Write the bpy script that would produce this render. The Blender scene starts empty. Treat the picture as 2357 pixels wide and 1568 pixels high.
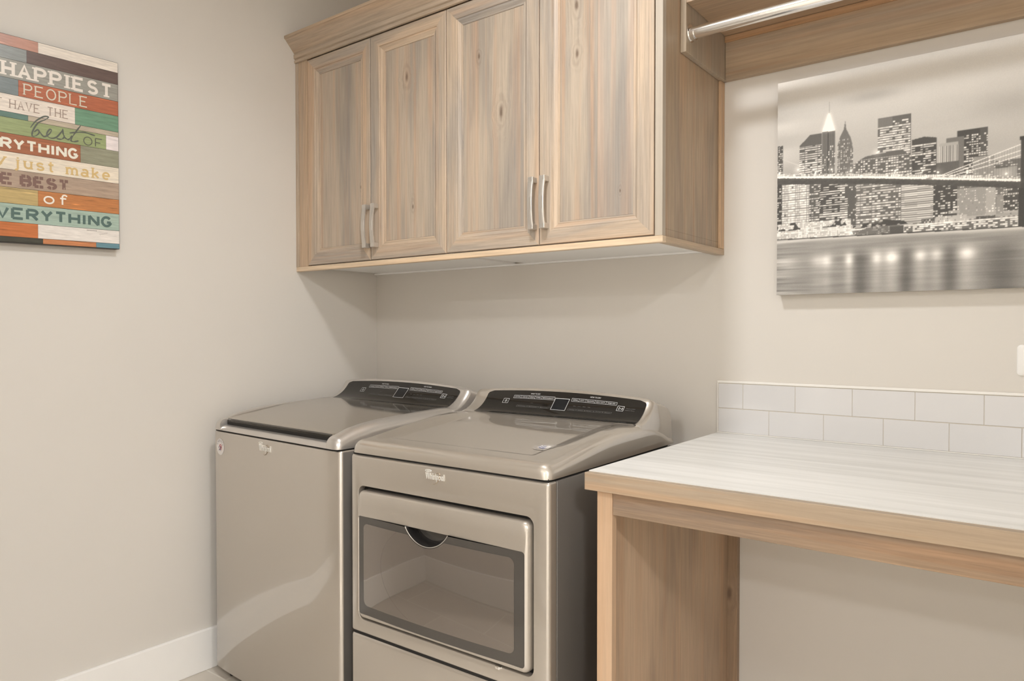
import bpy, bmesh, math, random
import numpy as np
from mathutils import Vector, Matrix

sc = bpy.context.scene
COL = sc.collection
random.seed(7)

# ------------------------------------------------------------------ camera
cam_d = bpy.data.cameras.new('camera')
cam_d.sensor_fit = 'HORIZONTAL'
cam_d.sensor_width = 36.0
cam_d.lens = 1652.473 / 2357 * 36
cam_d.shift_y = 8.15 / 2357
cam_d.clip_start = 0.02
cam = bpy.data.objects.new('camera', cam_d)
cam.location = (2.4217, -2.18, 1.2099)
cam.rotation_euler = (math.pi / 2 - 0.0179, 0, 0.6516)
COL.objects.link(cam)
sc.camera = cam

# ------------------------------------------------------------------ world, lights, exposure
world = bpy.data.worlds.new('world')
sc.world = world
world.use_nodes = True
world.node_tree.nodes['Background'].inputs[0].default_value = (1.0, 0.95, 0.88, 1)
world.node_tree.nodes['Background'].inputs[1].default_value = 0.3
sc.view_settings.view_transform = 'Standard'
sc.view_settings.look = 'None'
sc.view_settings.gamma = 1.0
sc.view_settings.use_curve_mapping = False
sc.view_settings.exposure = -0.07
try:
    sc.cycles.use_denoising = True
except Exception:
    pass


def area(name, loc, size, power, color, rot=(0, 0, 0), spread=math.pi, shape='DISK', size_y=None):
    d = bpy.data.lights.new(name, 'AREA')
    d.shape = shape
    d.size = size
    if size_y:
        d.size_y = size_y
    d.energy = power
    d.color = color
    d.spread = spread
    o = bpy.data.objects.new(name, d)
    o.location = loc
    o.rotation_euler = rot
    COL.objects.link(o)
    return o


LAMP = (0.985, 1.0, 1.015)
area('laundry_light', (1.5, -1.22, 2.60), 0.20, 16.5, LAMP)
area('entry_fill_light', (3.66, -2.95, 2.60), 0.5, 90, LAMP)  # added fill lamp, placed to brighten the left wall and under the cabinets
for hx, hy, hp in ((2.4, -4.86, 52), (2.4, -6.1, 52)):
    area('hall_light', (hx, hy, 2.66), 0.30, hp, LAMP)
sc.cycles.max_bounces = 16
sc.cycles.diffuse_bounces = 8
sc.cycles.glossy_bounces = 6


# ------------------------------------------------------------------ colour helpers
def s2l(c):
    c = c / 255.0
    return c / 12.92 if c <= 0.04045 else ((c + 0.055) / 1.055) ** 2.4


def rgb(r, g, b):
    return (s2l(r), s2l(g), s2l(b), 1.0)


class NT:
    def __init__(self, name):
        self.m = bpy.data.materials.new(name)
        self.m.use_nodes = True
        self.t = self.m.node_tree
        self.b = self.t.nodes['Principled BSDF']

    def n(self, typ, **kw):
        x = self.t.nodes.new(typ)
        for k, v in kw.items():
            if k.startswith('i_'):
                x.inputs[k[2:].replace('_', ' ')].default_value = v
            else:
                setattr(x, k, v)
        return x

    def l(self, a, b):
        self.t.links.new(a, b)

    def set(self, **kw):
        names = dict(color='Base Color', metal='Metallic', rough='Roughness', spec='Specular IOR Level',
                     coat='Coat Weight', coat_rough='Coat Roughness', coat_ior='Coat IOR', ior='IOR', alpha='Alpha',
                     trans='Transmission Weight', emit='Emission Color', emit_s='Emission Strength', aniso='Anisotropic')
        for k, v in kw.items():
            self.b.inputs[names[k]].default_value = v
        return self


def math_n(N, op, a, b=None, c=None, clamp=False):
    x = N.n('ShaderNodeMath', operation=op, use_clamp=clamp)
    for i, v in enumerate((a, b, c)):
        if v is None:
            continue
        if isinstance(v, (int, float)):
            x.inputs[i].default_value = v
        else:
            N.l(v, x.inputs[i])
    return x.outputs[0]


def mixc(N, fac, a, b, mode='MIX'):
    x = N.n('ShaderNodeMix', data_type='RGBA', blend_type=mode)
    for sock, v in ((x.inputs[0], fac), (x.inputs[6], a), (x.inputs[7], b)):
        if isinstance(v, (int, float, tuple)):
            sock.default_value = v
        else:
            N.l(v, sock)
    return x.outputs[2]


def plain(name, color, rough=0.5, metal=0.0, noise=0.0, nscale=30.0, bump=0.0, bscale=80.0, **kw):
    N = NT(name)
    N.set(color=color, rough=rough, metal=metal, **kw)
    tc = N.n('ShaderNodeTexCoord')
    if noise > 0:
        nz = N.n('ShaderNodeTexNoise', i_Scale=nscale, i_Detail=4.0)
        N.l(tc.outputs['Object'], nz.inputs['Vector'])
        dark = tuple(c * (1 - noise) for c in color[:3]) + (1,)
        light = tuple(min(1, c * (1 + noise)) for c in color[:3]) + (1,)
        N.l(mixc(N, nz.outputs['Fac'], dark, light), N.b.inputs['Base Color'])
    if bump > 0:
        nb = N.n('ShaderNodeTexNoise', i_Scale=bscale, i_Detail=3.0)
        N.l(tc.outputs['Object'], nb.inputs['Vector'])
        bp = N.n('ShaderNodeBump', i_Strength=bump, i_Distance=0.002)
        N.l(nb.outputs['Fac'], bp.inputs['Height'])
        N.l(bp.outputs['Normal'], N.b.inputs['Normal'])
    return N.m


# ------------------------------------------------------------------ materials
def wood(name, axis='Z', seed=0, base=(190, 165, 136), grey=(163, 146, 127), warm=(203, 161, 122),
         knots=(), streak=0.5, rough=0.42, line=0.25, warmth=0.45):
    """pale stained knotty alder; the grain runs along `axis` of the object"""
    N = NT(name)
    N.set(rough=rough, spec=0.35)

    def stain(c):
        r = rgb(*c)
        return (min(0.9, r[0] * 1.0), min(0.85, r[1] * 1.13), min(0.8, r[2] * 1.31), 1.0)
    base, grey, warm = stain(base), stain(grey), stain(warm)
    tc = N.n('ShaderNodeTexCoord')
    sep = N.n('ShaderNodeSeparateXYZ')
    N.l(tc.outputs['Object'], sep.inputs[0])
    X, Y, Z = sep.outputs
    if axis == 'Z':
        u, v, g = X, Y, Z
    elif axis == 'X':
        u, v, g = Z, Y, X
    else:
        u, v, g = X, Z, Y
    # knots push the grain aside and leave a dark eye
    dark = None
    ush = u
    if knots:
        wob = N.n('ShaderNodeTexNoise', i_Scale=38.0, i_Detail=3.0)
        N.l(tc.outputs['Object'], wob.inputs['Vector'])
        wobf = math_n(N, 'MULTIPLY_ADD', wob.outputs['Fac'], 2.2, -0.1)
    for (ku, kg, kr) in knots:
        du = math_n(N, 'SUBTRACT', u, ku)
        dg = math_n(N, 'MULTIPLY', math_n(N, 'SUBTRACT', g, kg), 0.42)
        d2 = math_n(N, 'MULTIPLY', math_n(N, 'ADD', math_n(N, 'MULTIPLY', du, du), math_n(N, 'MULTIPLY', dg, dg)), wobf)
        d = math_n(N, 'SQRT', d2)
        w = math_n(N, 'EXPONENT', math_n(N, 'MULTIPLY', d2, -1.0 / (kr * kr * 4)))
        core = math_n(N, 'EXPONENT', math_n(N, 'MULTIPLY', d2, -1.0 / (kr * kr * 0.22)))
        ring = math_n(N, 'MULTIPLY_ADD', math_n(N, 'SINE', math_n(N, 'MULTIPLY', d, 5.0 / kr)), 0.5, 0.5)
        dk = math_n(N, 'MULTIPLY_ADD', math_n(N, 'MULTIPLY', ring, w), 0.27, math_n(N, 'MULTIPLY', core, 0.62))
        dark = dk if dark is None else math_n(N, 'ADD', dark, dk)
        ush = math_n(N, 'SUBTRACT', ush, math_n(N, 'MULTIPLY', math_n(N, 'MULTIPLY', du, w), 0.75))

    def vec(su, sg, off):
        c = N.n('ShaderNodeCombineXYZ')
        N.l(math_n(N, 'MULTIPLY_ADD', ush, su, off), c.inputs[0])
        N.l(math_n(N, 'MULTIPLY_ADD', v, su * 0.7, off * 1.7), c.inputs[1])
        N.l(math_n(N, 'MULTIPLY_ADD', g, sg, off * 0.6), c.inputs[2])
        return c.outputs[0]

    broad = N.n('ShaderNodeTexNoise', i_Scale=1.0, i_Detail=3.0, i_Roughness=0.55, i_Distortion=0.5)
    N.l(vec(11, 1.2, seed * 7.31), broad.inputs['Vector'])
    tint = N.n('ShaderNodeTexNoise', i_Scale=1.0, i_Detail=2.0, i_Distortion=0.3)
    N.l(vec(34, 0.8, seed * 3.17 + 5), tint.inputs['Vector'])
    fib = N.n('ShaderNodeTexNoise', i_Scale=1.0, i_Detail=5.0, i_Roughness=0.7)
    N.l(vec(160, 5.0, seed * 1.9 + 9), fib.inputs['Vector'])
    r1 = N.n('ShaderNodeMapRange', i_From_Min=0.38, i_From_Max=0.66)
    N.l(broad.outputs['Fac'], r1.inputs['Value'])
    r2 = N.n('ShaderNodeMapRange', i_From_Min=0.50, i_From_Max=0.72)
    N.l(tint.outputs['Fac'], r2.inputs['Value'])
    c = mixc(N, math_n(N, 'MULTIPLY', r1.outputs[0], streak * 1.6, clamp=True), base, grey)
    c = mixc(N, math_n(N, 'MULTIPLY', r2.outputs[0], warmth), c, warm)
    fr = N.n('ShaderNodeMapRange', i_From_Min=0.30, i_From_Max=0.72, i_To_Min=1.0 - line, i_To_Max=1.0 + line * 0.55)
    N.l(fib.outputs['Fac'], fr.inputs['Value'])
    cm = N.n('ShaderNodeCombineXYZ')
    for i in range(3):
        N.l(fr.outputs[0], cm.inputs[i])
    c = mixc(N, 1.0, c, cm.outputs[0], 'MULTIPLY')
    if dark is not None:
        c = mixc(N, math_n(N, 'MINIMUM', dark, 0.75), c, rgb(96, 76, 62))
    N.l(c, N.b.inputs['Base Color'])
    bp = N.n('ShaderNodeBump', i_Strength=0.10, i_Distance=0.0015)
    N.l(fib.outputs['Fac'], bp.inputs['Height'])
    N.l(bp.outputs['Normal'], N.b.inputs['Normal'])
    return N.m


M = {}
M['wall'] = plain('greige_wall_paint', (0.70, 0.668, 0.622, 1), rough=0.55, noise=0.02, nscale=2.2, bump=0.10, bscale=14, spec=0.35)
M['ceiling'] = plain('ceiling_paint', (0.90, 0.89, 0.87, 1), rough=0.8, noise=0.01)
M['trim'] = plain('white_trim_paint', (0.92, 0.91, 0.89, 1), rough=0.35, noise=0.01)
M['white'] = plain('white_melamine', (0.92, 0.92, 0.91, 1), rough=0.4, noise=0.01)
M['metal'] = plain('warm_grey_metallic_paint', (0.46, 0.412, 0.355, 1), rough=0.36, metal=0.50, noise=0.02, nscale=900, coat=1.0, coat_rough=0.025, coat_ior=2.8)
M['silver'] = plain('silver_metallic_paint', (0.64, 0.61, 0.58, 1), rough=0.28, metal=0.75, noise=0.02, nscale=900, coat=0.3, coat_rough=0.08)
M['side'] = plain('shade_darkened_side_grey', (0.20, 0.185, 0.17, 1), rough=0.30, metal=0.35, noise=0.02, nscale=900, coat=0.3, coat_rough=0.08)  # grey darkened to paint in the shade of the gaps beside the machines
M['lid'] = plain('tinted_glass_lid', (0.52, 0.485, 0.435, 1), rough=0.09, metal=0.92, noise=0.01)
M['black'] = plain('black_plastic', (0.012, 0.011, 0.010, 1), rough=0.35, noise=0.05)
M['gap'] = plain('seam_and_gap_shade_black', (0.008, 0.007, 0.006, 1), rough=0.7, noise=0.05)  # black for seams and recess backs; at the lid it paints gap shade
M['gloss'] = plain('black_console_glass', (0.016, 0.014, 0.012, 1), rough=0.08, noise=0.05, spec=0.5)
M['pocket'] = plain('black_gloss_plastic', (0.02, 0.018, 0.017, 1), rough=0.07, noise=0.05, spec=0.7)
M['frit'] = plain('smoked_glass_border', (0.085, 0.078, 0.070, 1), rough=0.03, metal=0.25, noise=0.02, spec=0.8)
M['smoke'] = plain('smoked_door_glass', (0.30, 0.27, 0.245, 1), rough=0.03, metal=0.80, noise=0.01, spec=0.9)
M['drum'] = plain('door_ring_shade', (0.285, 0.256, 0.232, 1), rough=0.03, metal=0.75, noise=0.01)
M['chrome'] = plain('bright_chrome', (0.93, 0.92, 0.91, 1), rough=0.16, metal=1.0, noise=0.01)
M['nickel'] = plain('satin_nickel', (0.64, 0.61, 0.57, 1), rough=0.36, metal=0.75, noise=0.02, nscale=200)
M['badge'] = plain('polished_badge', (0.93, 0.92, 0.88, 1), rough=0.25, metal=0.5, noise=0.01)
M['badge_dark'] = plain('badge_swirl', (0.42, 0.35, 0.27, 1), rough=0.3, metal=0.6, noise=0.01)
M['print'] = plain('console_white_print', (0.72, 0.72, 0.72, 1), rough=0.5, noise=0.01)
M['print_dim'] = plain('console_grey_print', (0.16, 0.155, 0.15, 1), rough=0.5, noise=0.01)
M['screen'] = plain('console_display', (0.014, 0.015, 0.017, 1), rough=0.15, noise=0.02, spec=0.3)
M['tile'] = plain('white_glazed_tile', (0.69, 0.685, 0.69, 1), rough=0.10, noise=0.012, nscale=6, coat=0.3, coat_rough=0.05)
M['grout'] = plain('cream_grout', (0.60, 0.55, 0.47, 1), rough=0.8, noise=0.06, nscale=200)
M['caulk'] = plain('white_caulk', (0.86, 0.84, 0.80, 1), rough=0.4, noise=0.01)
M['plate'] = plain('white_outlet_plastic', (0.88, 0.87, 0.85, 1), rough=0.3, noise=0.01)
M['slot'] = plain('outlet_slot', (0.05, 0.05, 0.05, 1), rough=0.6, noise=0.02)
M['st_white'] = plain('sticker_white', (0.80, 0.77, 0.76, 1), rough=0.4, noise=0.01)
M['st_blue'] = plain('sticker_blue', (0.05, 0.06, 0.20, 1), rough=0.4, noise=0.01)
M['st_red'] = plain('sticker_red', (0.45, 0.06, 0.05, 1), rough=0.4, noise=0.01)
M['st_grey'] = plain('sticker_grey_letters', (0.20, 0.18, 0.22, 1), rough=0.4, noise=0.01)
M['st_clear'] = plain('sticker_clear_film', (0.46, 0.42, 0.37, 1), rough=0.2, noise=0.01)


def laminate():
    N = NT('white_streaked_laminate')
    N.set(rough=0.32, spec=0.4)
    tc = N.n('ShaderNodeTexCoord')
    mp = N.n('ShaderNodeMapping')
    mp.inputs['Scale'].default_value = (1.3, 26, 26)
    N.l(tc.outputs['Object'], mp.inputs[0])
    n1 = N.n('ShaderNodeTexNoise', i_Scale=1.0, i_Detail=6.0, i_Roughness=0.65)
    N.l(mp.outputs[0], n1.inputs['Vector'])
    r = N.n('ShaderNodeValToRGB')
    r.color_ramp.elements[0].position = 0.36
    r.color_ramp.elements[0].color = (0.70, 0.70, 0.68, 1)
    r.color_ramp.elements[1].position = 0.60
    r.color_ramp.elements[1].color = (0.84, 0.84, 0.825, 1)
    N.l(n1.outputs['Fac'], r.inputs[0])
    N.l(r.outputs[0], N.b.inputs['Base Color'])
    return N.m


M['laminate'] = laminate()


def floor_mat():
    N = NT('grey_porcelain_floor_tile')
    N.set(rough=0.35)
    tc = N.n('ShaderNodeTexCoord')
    mp = N.n('ShaderNodeMapping')
    mp.inputs['Location'].default_value = (0.17, 0.21, 0)
    N.l(tc.outputs['Object'], mp.inputs[0])
    br = N.n('ShaderNodeTexBrick', offset=0.5, i_Scale=1.0, i_Mortar_Size=0.003, i_Brick_Width=0.61, i_Row_Height=0.305)
    br.inputs['Color1'].default_value = (0.66, 0.61, 0.54, 1)
    br.inputs['Color2'].default_value = (0.61, 0.56, 0.49, 1)
    br.inputs['Mortar'].default_value = (0.76, 0.72, 0.65, 1)
    N.l(mp.outputs[0], br.inputs['Vector'])
    nz = N.n('ShaderNodeTexNoise', i_Scale=5.0, i_Detail=6.0, i_Roughness=0.6)
    N.l(tc.outputs['Object'], nz.inputs['Vector'])
    N.l(mixc(N, math_n(N, 'MULTIPLY', nz.outputs['Fac'], 0.35), br.outputs['Color'], (0.50, 0.45, 0.39, 1)), N.b.inputs['Base Color'])
    return N.m


M['floor'] = floor_mat()


def vcol(name, rough, grain=None, **kw):
    """material that shows the printed colours stored on a flat picture"""
    N = NT(name)
    N.set(rough=rough, **kw)
    a = N.n('ShaderNodeVertexColor', layer_name='ink')
    c = a.outputs['Color']
    tc = N.n('ShaderNodeTexCoord')
    if grain:
        mp = N.n('ShaderNodeMapping')
        mp.inputs['Scale'].default_value = (1, 14, 170)
        N.l(tc.outputs['Object'], mp.inputs[0])
        nz = N.n('ShaderNodeTexNoise', i_Scale=1.0, i_Detail=5.0, i_Roughness=0.7)
        N.l(mp.outputs[0], nz.inputs['Vector'])
        mr = N.n('ShaderNodeMapRange', i_From_Min=0.3, i_From_Max=0.7, i_To_Min=1 - grain, i_To_Max=1 + grain * 0.7)
        N.l(nz.outputs['Fac'], mr.inputs['Value'])
        cm = N.n('ShaderNodeCombineXYZ')
        for i in range(3):
            N.l(mr.outputs[0], cm.inputs[i])
        c = mixc(N, 1.0, c, cm.outputs[0], 'MULTIPLY')
    N.l(c, N.b.inputs['Base Color'])
    nb = N.n('ShaderNodeTexNoise', i_Scale=700.0 if not grain else 60.0, i_Detail=2.0)
    N.l(tc.outputs['Object'], nb.inputs['Vector'])
    bp = N.n('ShaderNodeBump', i_Strength=0.12, i_Distance=0.001)
    N.l(nb.outputs['Fac'], bp.inputs['Height'])
    N.l(bp.outputs['Normal'], N.b.inputs['Normal'])
    return N.m


M['canvas_ink'] = vcol('printed_canvas', 0.7)
M['plank_ink'] = vcol('printed_planks', 0.30, grain=0.22, coat=0.35, coat_rough=0.18)
M['letter_ink'] = vcol('printed_letters', 0.35, grain=0.06, coat=0.3, coat_rough=0.18)
M['canvas_side'] = plain('canvas_edge', (0.50, 0.46, 0.40, 1), rough=0.8, noise=0.05)
M['board_edge'] = plain('black_board_edge', (0.02, 0.017, 0.015, 1), rough=0.4, noise=0.05)


# ------------------------------------------------------------------ object helpers
def empty(name, label, cat, loc=(0, 0, 0), rz=0.0, group=None):
    o = bpy.data.objects.new(name, None)
    o.empty_display_size = 0.05
    o.location = loc
    o.rotation_euler = (0, 0, rz)
    COL.objects.link(o)
    o['label'] = label
    o['category'] = cat
    if group:
        o['group'] = group
    return o


def put(name, bm, mat, parent=None, smooth=None, bevel=None, seg=2, label=None, kind=None):
    me = bpy.data.meshes.new(name)
    bmesh.ops.recalc_face_normals(bm, faces=bm.faces)
    bm.to_mesh(me)
    bm.free()
    for m in (mat if isinstance(mat, (list, tuple)) else [mat]):
        me.materials.append(m)
    o = bpy.data.objects.new(name, me)
    COL.objects.link(o)
    if parent:
        o.parent = parent
    if bevel:
        b = o.modifiers.new('bevel', 'BEVEL')
        b.width = bevel
        b.segments = seg
        b.limit_method = 'ANGLE'
        b.angle_limit = math.radians(40)
    if smooth is not None:
        for p in me.polygons:
            p.use_smooth = True
        e = bmesh.new()
        e.from_mesh(me)
        for ed in e.edges:
            if len(ed.link_faces) == 2 and ed.calc_face_angle(0) > math.radians(smooth):
                ed.smooth = False
        e.to_mesh(me)
        e.free()
    if label:
        o['label'] = label
    if kind:
        o['kind'] = kind
    return o


def box(bm, x0, x1, y0, y1, z0, z1, mi=0):
    v = [bm.verts.new((x, y, z)) for z in (z0, z1) for y in (y0, y1) for x in (x0, x1)]
    for f in ((0, 2, 3, 1), (4, 5, 7, 6), (0, 1, 5, 4), (2, 6, 7, 3), (0, 4, 6, 2), (1, 3, 7, 5)):
        fc = bm.faces.new([v[i] for i in f])
        fc.material_index = mi
    return v


def bxs(*boxes):
    bm = bmesh.new()
    for b in boxes:
        box(bm, *b)
    return bm


def loft(bm, loops, closed=True, cap0=False, cap1=False, mi=0):
    vs = [[bm.verts.new(p) for p in L] for L in loops]
    n = len(loops[0])
    for a, b in zip(vs[:-1], vs[1:]):
        for i in range(n if closed else n - 1):
            j = (i + 1) % n
            f = bm.faces.new((a[i], a[j], b[j], b[i]))
            f.material_index = mi
    if cap0:
        bm.faces.new(vs[0]).material_index = mi
    if cap1:
        bm.faces.new(list(reversed(vs[-1]))).material_index = mi
    return vs


def rr(x0, x1, z0, z1, r, n=6):
    """rounded rectangle outline in 2D"""
    if not isinstance(r, (tuple, list)):
        r = (r, r, r, r)
    out = []
    for (cx, cz, a0, q) in ((x1, z0, -90, r[0]), (x1, z1, 0, r[1]), (x0, z1, 90, r[2]), (x0, z0, 180, r[3])):
        sx = -1 if cx == x1 else 1
        sz = 1 if cz == z0 else -1
        for k in range(n + 1):
            t = math.radians(a0 + 90.0 * k / n)
            out.append((cx + sx * q + q * math.cos(t), cz + sz * q + q * math.sin(t)))
    return out


def tube(bm, pts, r, n=10, cap=True, squash=1.0):
    pts = [Vector(p) for p in pts]
    loops = []
    up = Vector((0, 0, 1))
    for i, p in enumerate(pts):
        d = (pts[min(i + 1, len(pts) - 1)] - pts[max(i - 1, 0)]).normalized()
        s = d.cross(up)
        if s.length < 1e-3:
            s = Vector((1, 0, 0))
        s.normalize()
        u = s.cross(d)
        rad = r[i] if isinstance(r, (list, tuple)) else r
        loops.append([p + s * (rad * math.cos(2 * math.pi * k / n)) + u * (rad * squash * math.sin(2 * math.pi * k / n)) for k in range(n)])
    loft(bm, loops, True, cap, cap)


def interp(x, pts):
    for (x0, y0), (x1, y1) in zip(pts[:-1], pts[1:]):
        if x <= x1:
            t = max(0, (x - x0) / (x1 - x0))
            return y0 + (y1 - y0) * t
    return pts[-1][1]


def smoothstep(t):
    t = max(0.0, min(1.0, t))
    return t * t * (3 - 2 * t)


_txt = {}


def text_tris(s):
    """outline text as (verts2d, faces), height about 0.7 for capitals"""
    if s not in _txt:
        cu = bpy.data.curves.new('t', 'FONT')
        cu.body = s
        cu.resolution_u = 3
        o = bpy.data.objects.new('t', cu)
        COL.objects.link(o)
        dg = bpy.context.evaluated_depsgraph_get()
        me = bpy.data.meshes.new_from_object(o.evaluated_get(dg))
        vs = [(v.co.x, v.co.y) for v in me.vertices]
        fs = [tuple(p.vertices) for p in me.polygons]
        bpy.data.objects.remove(o)
        bpy.data.curves.remove(cu)
        bpy.data.meshes.remove(me)
        xs = [v[0] for v in vs]
        ys = [v[1] for v in vs]
        _txt[s] = ([((x - min(xs)) / (max(xs) - min(xs)), (y - min(ys)) / (max(ys) - min(ys))) for x, y in vs], fs)
    return _txt[s]


def text_on(bm, s, x0, x1, y0, y1, fn, mi=0):
    vs, fs = text_tris(s)
    V = [bm.verts.new(fn(x0 + (x1 - x0) * x, y0 + (y1 - y0) * y)) for x, y in vs]
    for f in fs:
        try:
            bm.faces.new([V[i] for i in f]).material_index = mi
        except ValueError:
            pass


# ================================================================== SETTING
YB = -2.08      # wall with the doorway, behind the camera's laundry side
XR = 3.05       # right wall
HC = 2.74


def struct(name, bm, m, **kw):
    return put(name, bm, m, kind='structure', **kw)


struct('floor', bxs((-0.15, 4.2, -7.2, 0.15, -0.10, 0.0)), M['floor'])
struct('ceiling', bxs((-0.15, 4.2, -7.2, 0.15, HC, HC + 0.1)), M['ceiling'])
struct('wall_left', bxs((-0.12, 0.0, YB - 0.12, 0.0, 0, HC)), M['wall'])
struct('wall_back', bxs((-0.12, XR + 0.12, 0.0, 0.12, 0, HC)), M['wall'])
struct('wall_right', bxs((XR, XR + 0.12, YB - 0.12, 0.0, 0, HC)), M['wall'])
struct('wall_front', bxs((0.0, 1.25, YB - 0.12, YB, 0, HC), (1.25, XR, YB - 0.12, YB, 2.42, HC)), M['wall'])
struct('wall_hall_left', bxs((0.3, 0.42, -7.0, YB - 0.12, 0, HC)), M['wall'])
struct('wall_hall_right', bxs((4.0, 4.12, -7.0, YB - 0.12, 0, HC)), M['wall'])
struct('wall_hall_end', bxs((0.3, 4.12, -7.12, -7.0, 0, HC)), M['wall'])
struct('wall_hall_return', bxs((XR + 0.12, 4.0, YB - 0.12, YB, 0, HC)), M['wall'])
struct('baseboard_left', bxs((0.0, 0.015, YB, 0.0, 0, 0.146)), M['trim'], bevel=0.003)
struct('baseboard_back', bxs((0.015, 1.60, -0.015, 0.0, 0, 0.146)), M['trim'], bevel=0.003)
struct('baseboard_front', bxs((0.015, 1.25, YB, YB + 0.015, 0, 0.146)), M['trim'], bevel=0.003)


# ================================================================== UPPER CABINETS
W = 1.5797
D = 0.42
ZB, ZR = 1.4467, 1.4646
XM = 0.8000


def door_mesh(x0, x1, z0, z1, yf=-D, fr=(0.042, 0.042, 0.040, 0.040), pr=0.0225):
    """mitred frame with an inner moulded step; returns bmesh of four mitred rails"""
    L, R, T, B = fr
    prof = [(0.0, 0.0185), (0.0, 0.0015), (0.0015, 0.0)]   # (inset from outer edge, depth from the front)
    rings = [(0.0, 0.018), (0.0, 0.0012), (0.0012, 0.0)]
    inner = [(0.0, 0.0), (0.0016, 0.0034), (0.0045, 0.0036), (0.0062, 0.0030), (pr - 0.006, 0.0090), (pr - 0.003, 0.0082), (pr, 0.0090), (pr + 0.0010, 0.0125)]
    bm = bmesh.new()
    sides = []
    for k in range(4):
        pts = []
        for (i, d) in rings:
            pts.append(((x0 + i, z0 + i), (x1 - i, z0 + i), (x1 - i, z1 - i), (x0 + i, z1 - i), d))
        for (i, d) in inner:
            pts.append(((x0 + L + i, z0 + B + i), (x1 - R - i, z0 + B + i), (x1 - R - i, z1 - T - i), (x0 + L + i, z1 - T - i), d))
        a, b = k, (k + 1) % 4
        loops = [[(p[a][0], yf + p[4], p[a][1]), (p[b][0], yf + p[4], p[b][1])] for p in pts]
        loft(bm, loops, closed=False, mi=0 if k in (1, 3) else 1)
    ins = (x0 + L + pr + 0.001, x1 - R - pr - 0.001, z0 + B + pr + 0.001, z1 - T - pr - 0.001)
    return bm, ins


def handle(parent, x, zc, yf=-D):
    """arched satin pull: flat strap that bows outward between two feet"""
    bm = bmesh.new()
    h, w = 0.0685, 0.0085
    loops = []
    n = 18
    for i in range(n + 1):
        t = -1 + 2 * i / n
        z = zc + t * h
        out = 0.0225 + 0.0065 * (1 - t * t)
        th = 0.0052
        ww = w + 0.0012 * abs(t) ** 3
        loops.append([(x - ww, yf - out, z), (x - ww * 0.8, yf - out - 0.0012, z), (x + ww * 0.8, yf - out - 0.0012, z), (x + ww, yf - out, z), (x + ww, yf - out + th, z), (x - ww, yf - out + th, z)])
    loft(bm, loops, True, True, True)
    put('handle', bm, M['nickel'], parent, smooth=35, label='satin nickel arched pull')
    for s in (-1, 1):
        f = bxs((x - 0.0095, x + 0.0095, yf - 0.0245, yf + 0.0, zc + s * h - 0.0085 + s * 0.001, zc + s * h + 0.0085 - s * 0.0 + s * 0.001))
        put('handle_foot', f, M['nickel'], handle_of(parent), bevel=0.002)


def handle_of(parent):
    for c in parent.children:
        if c.name.startswith('handle'):
            return c


doors = [  # x0, x1, handle x, seed, knots (x, z, size), board seams, stile widths
    (0.0740, 0.4340, 0.4245, 1, [(0.372, 1.74, 0.005)], [], (0.0430, 0.0360)),
    (0.4380, 0.8045, 0.4690, 2, [(0.612, 2.092, 0.012), (0.640, 1.640, 0.006)], [], (0.0440, 0.0400)),
    (0.8085, 1.1795, 1.1650, 3, [(0.938, 2.088, 0.006), (1.028, 1.893, 0.013)], [], (0.0410, 0.0400)),
    (1.1830, 1.5550, 1.2070, 4, [(1.305, 2.150, 0.011), (1.307, 2.010, 0.009)], [1.375], (0.0430, 0.0430)),
]
units = [empty('wall_cabinet', 'left two-door stained wood wall cabinet against the left wall', 'cabinet', (0, 0, ZR)),
         empty('wall_cabinet', 'right two-door stained wood wall cabinet next to the hanging shelf', 'cabinet', (0, 0, ZR))]
ZT = 2.355


def local(bm, dz=-ZR):
    bmesh.ops.translate(bm, verts=bm.verts, vec=(0, 0, dz))
    return bm


body_wood = wood('cabinet_body_alder', 'Z', 11, streak=0.35)
side_wood = wood('cabinet_side_alder', 'Z', 12, base=(183, 153, 121), grey=(155, 133, 110), warm=(196, 146, 106), streak=0.5, warmth=0.6,
                 knots=[(1.58, 2.02, 0.004)])
warm_wood = wood('warm_alder_trim', 'Z', 13, base=(205, 165, 126), grey=(190, 155, 120), warm=(210, 160, 112), streak=0.3)
rail_wood = wood('alder_rail', 'X', 14, base=(228, 194, 156), grey=(212, 182, 148), warm=(230, 186, 140), streak=0.3)
for u, (xa, xb) in zip(units, ((0.0005, XM - 0.0025), (XM + 0.0025, W))):
    bm = bmesh.new()
    box(bm, xa, xb - 0.0 if xb < W else xb, -D + 0.0215, -0.0005, ZR + 0.02, ZT)
    put('carcass', local(bm), [side_wood if xb == W else body_wood], u, bevel=0.0008)
    if xb == W:
        put('end_panel', local(bxs((W - 0.017, W, -D + 0.0215, -0.0005, ZR + 0.0003, ZR + 0.0198))), side_wood, u)
    # white underside with low side walls
    bm = bmesh.new()
    box(bm, xa + 0.0185, xb - 0.0185, -D + 0.022, -0.001, ZR + 0.0005, ZR + 0.0195)
    put('bottom_panel', local(bm), M['white'], u, label='white underside panel')
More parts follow.
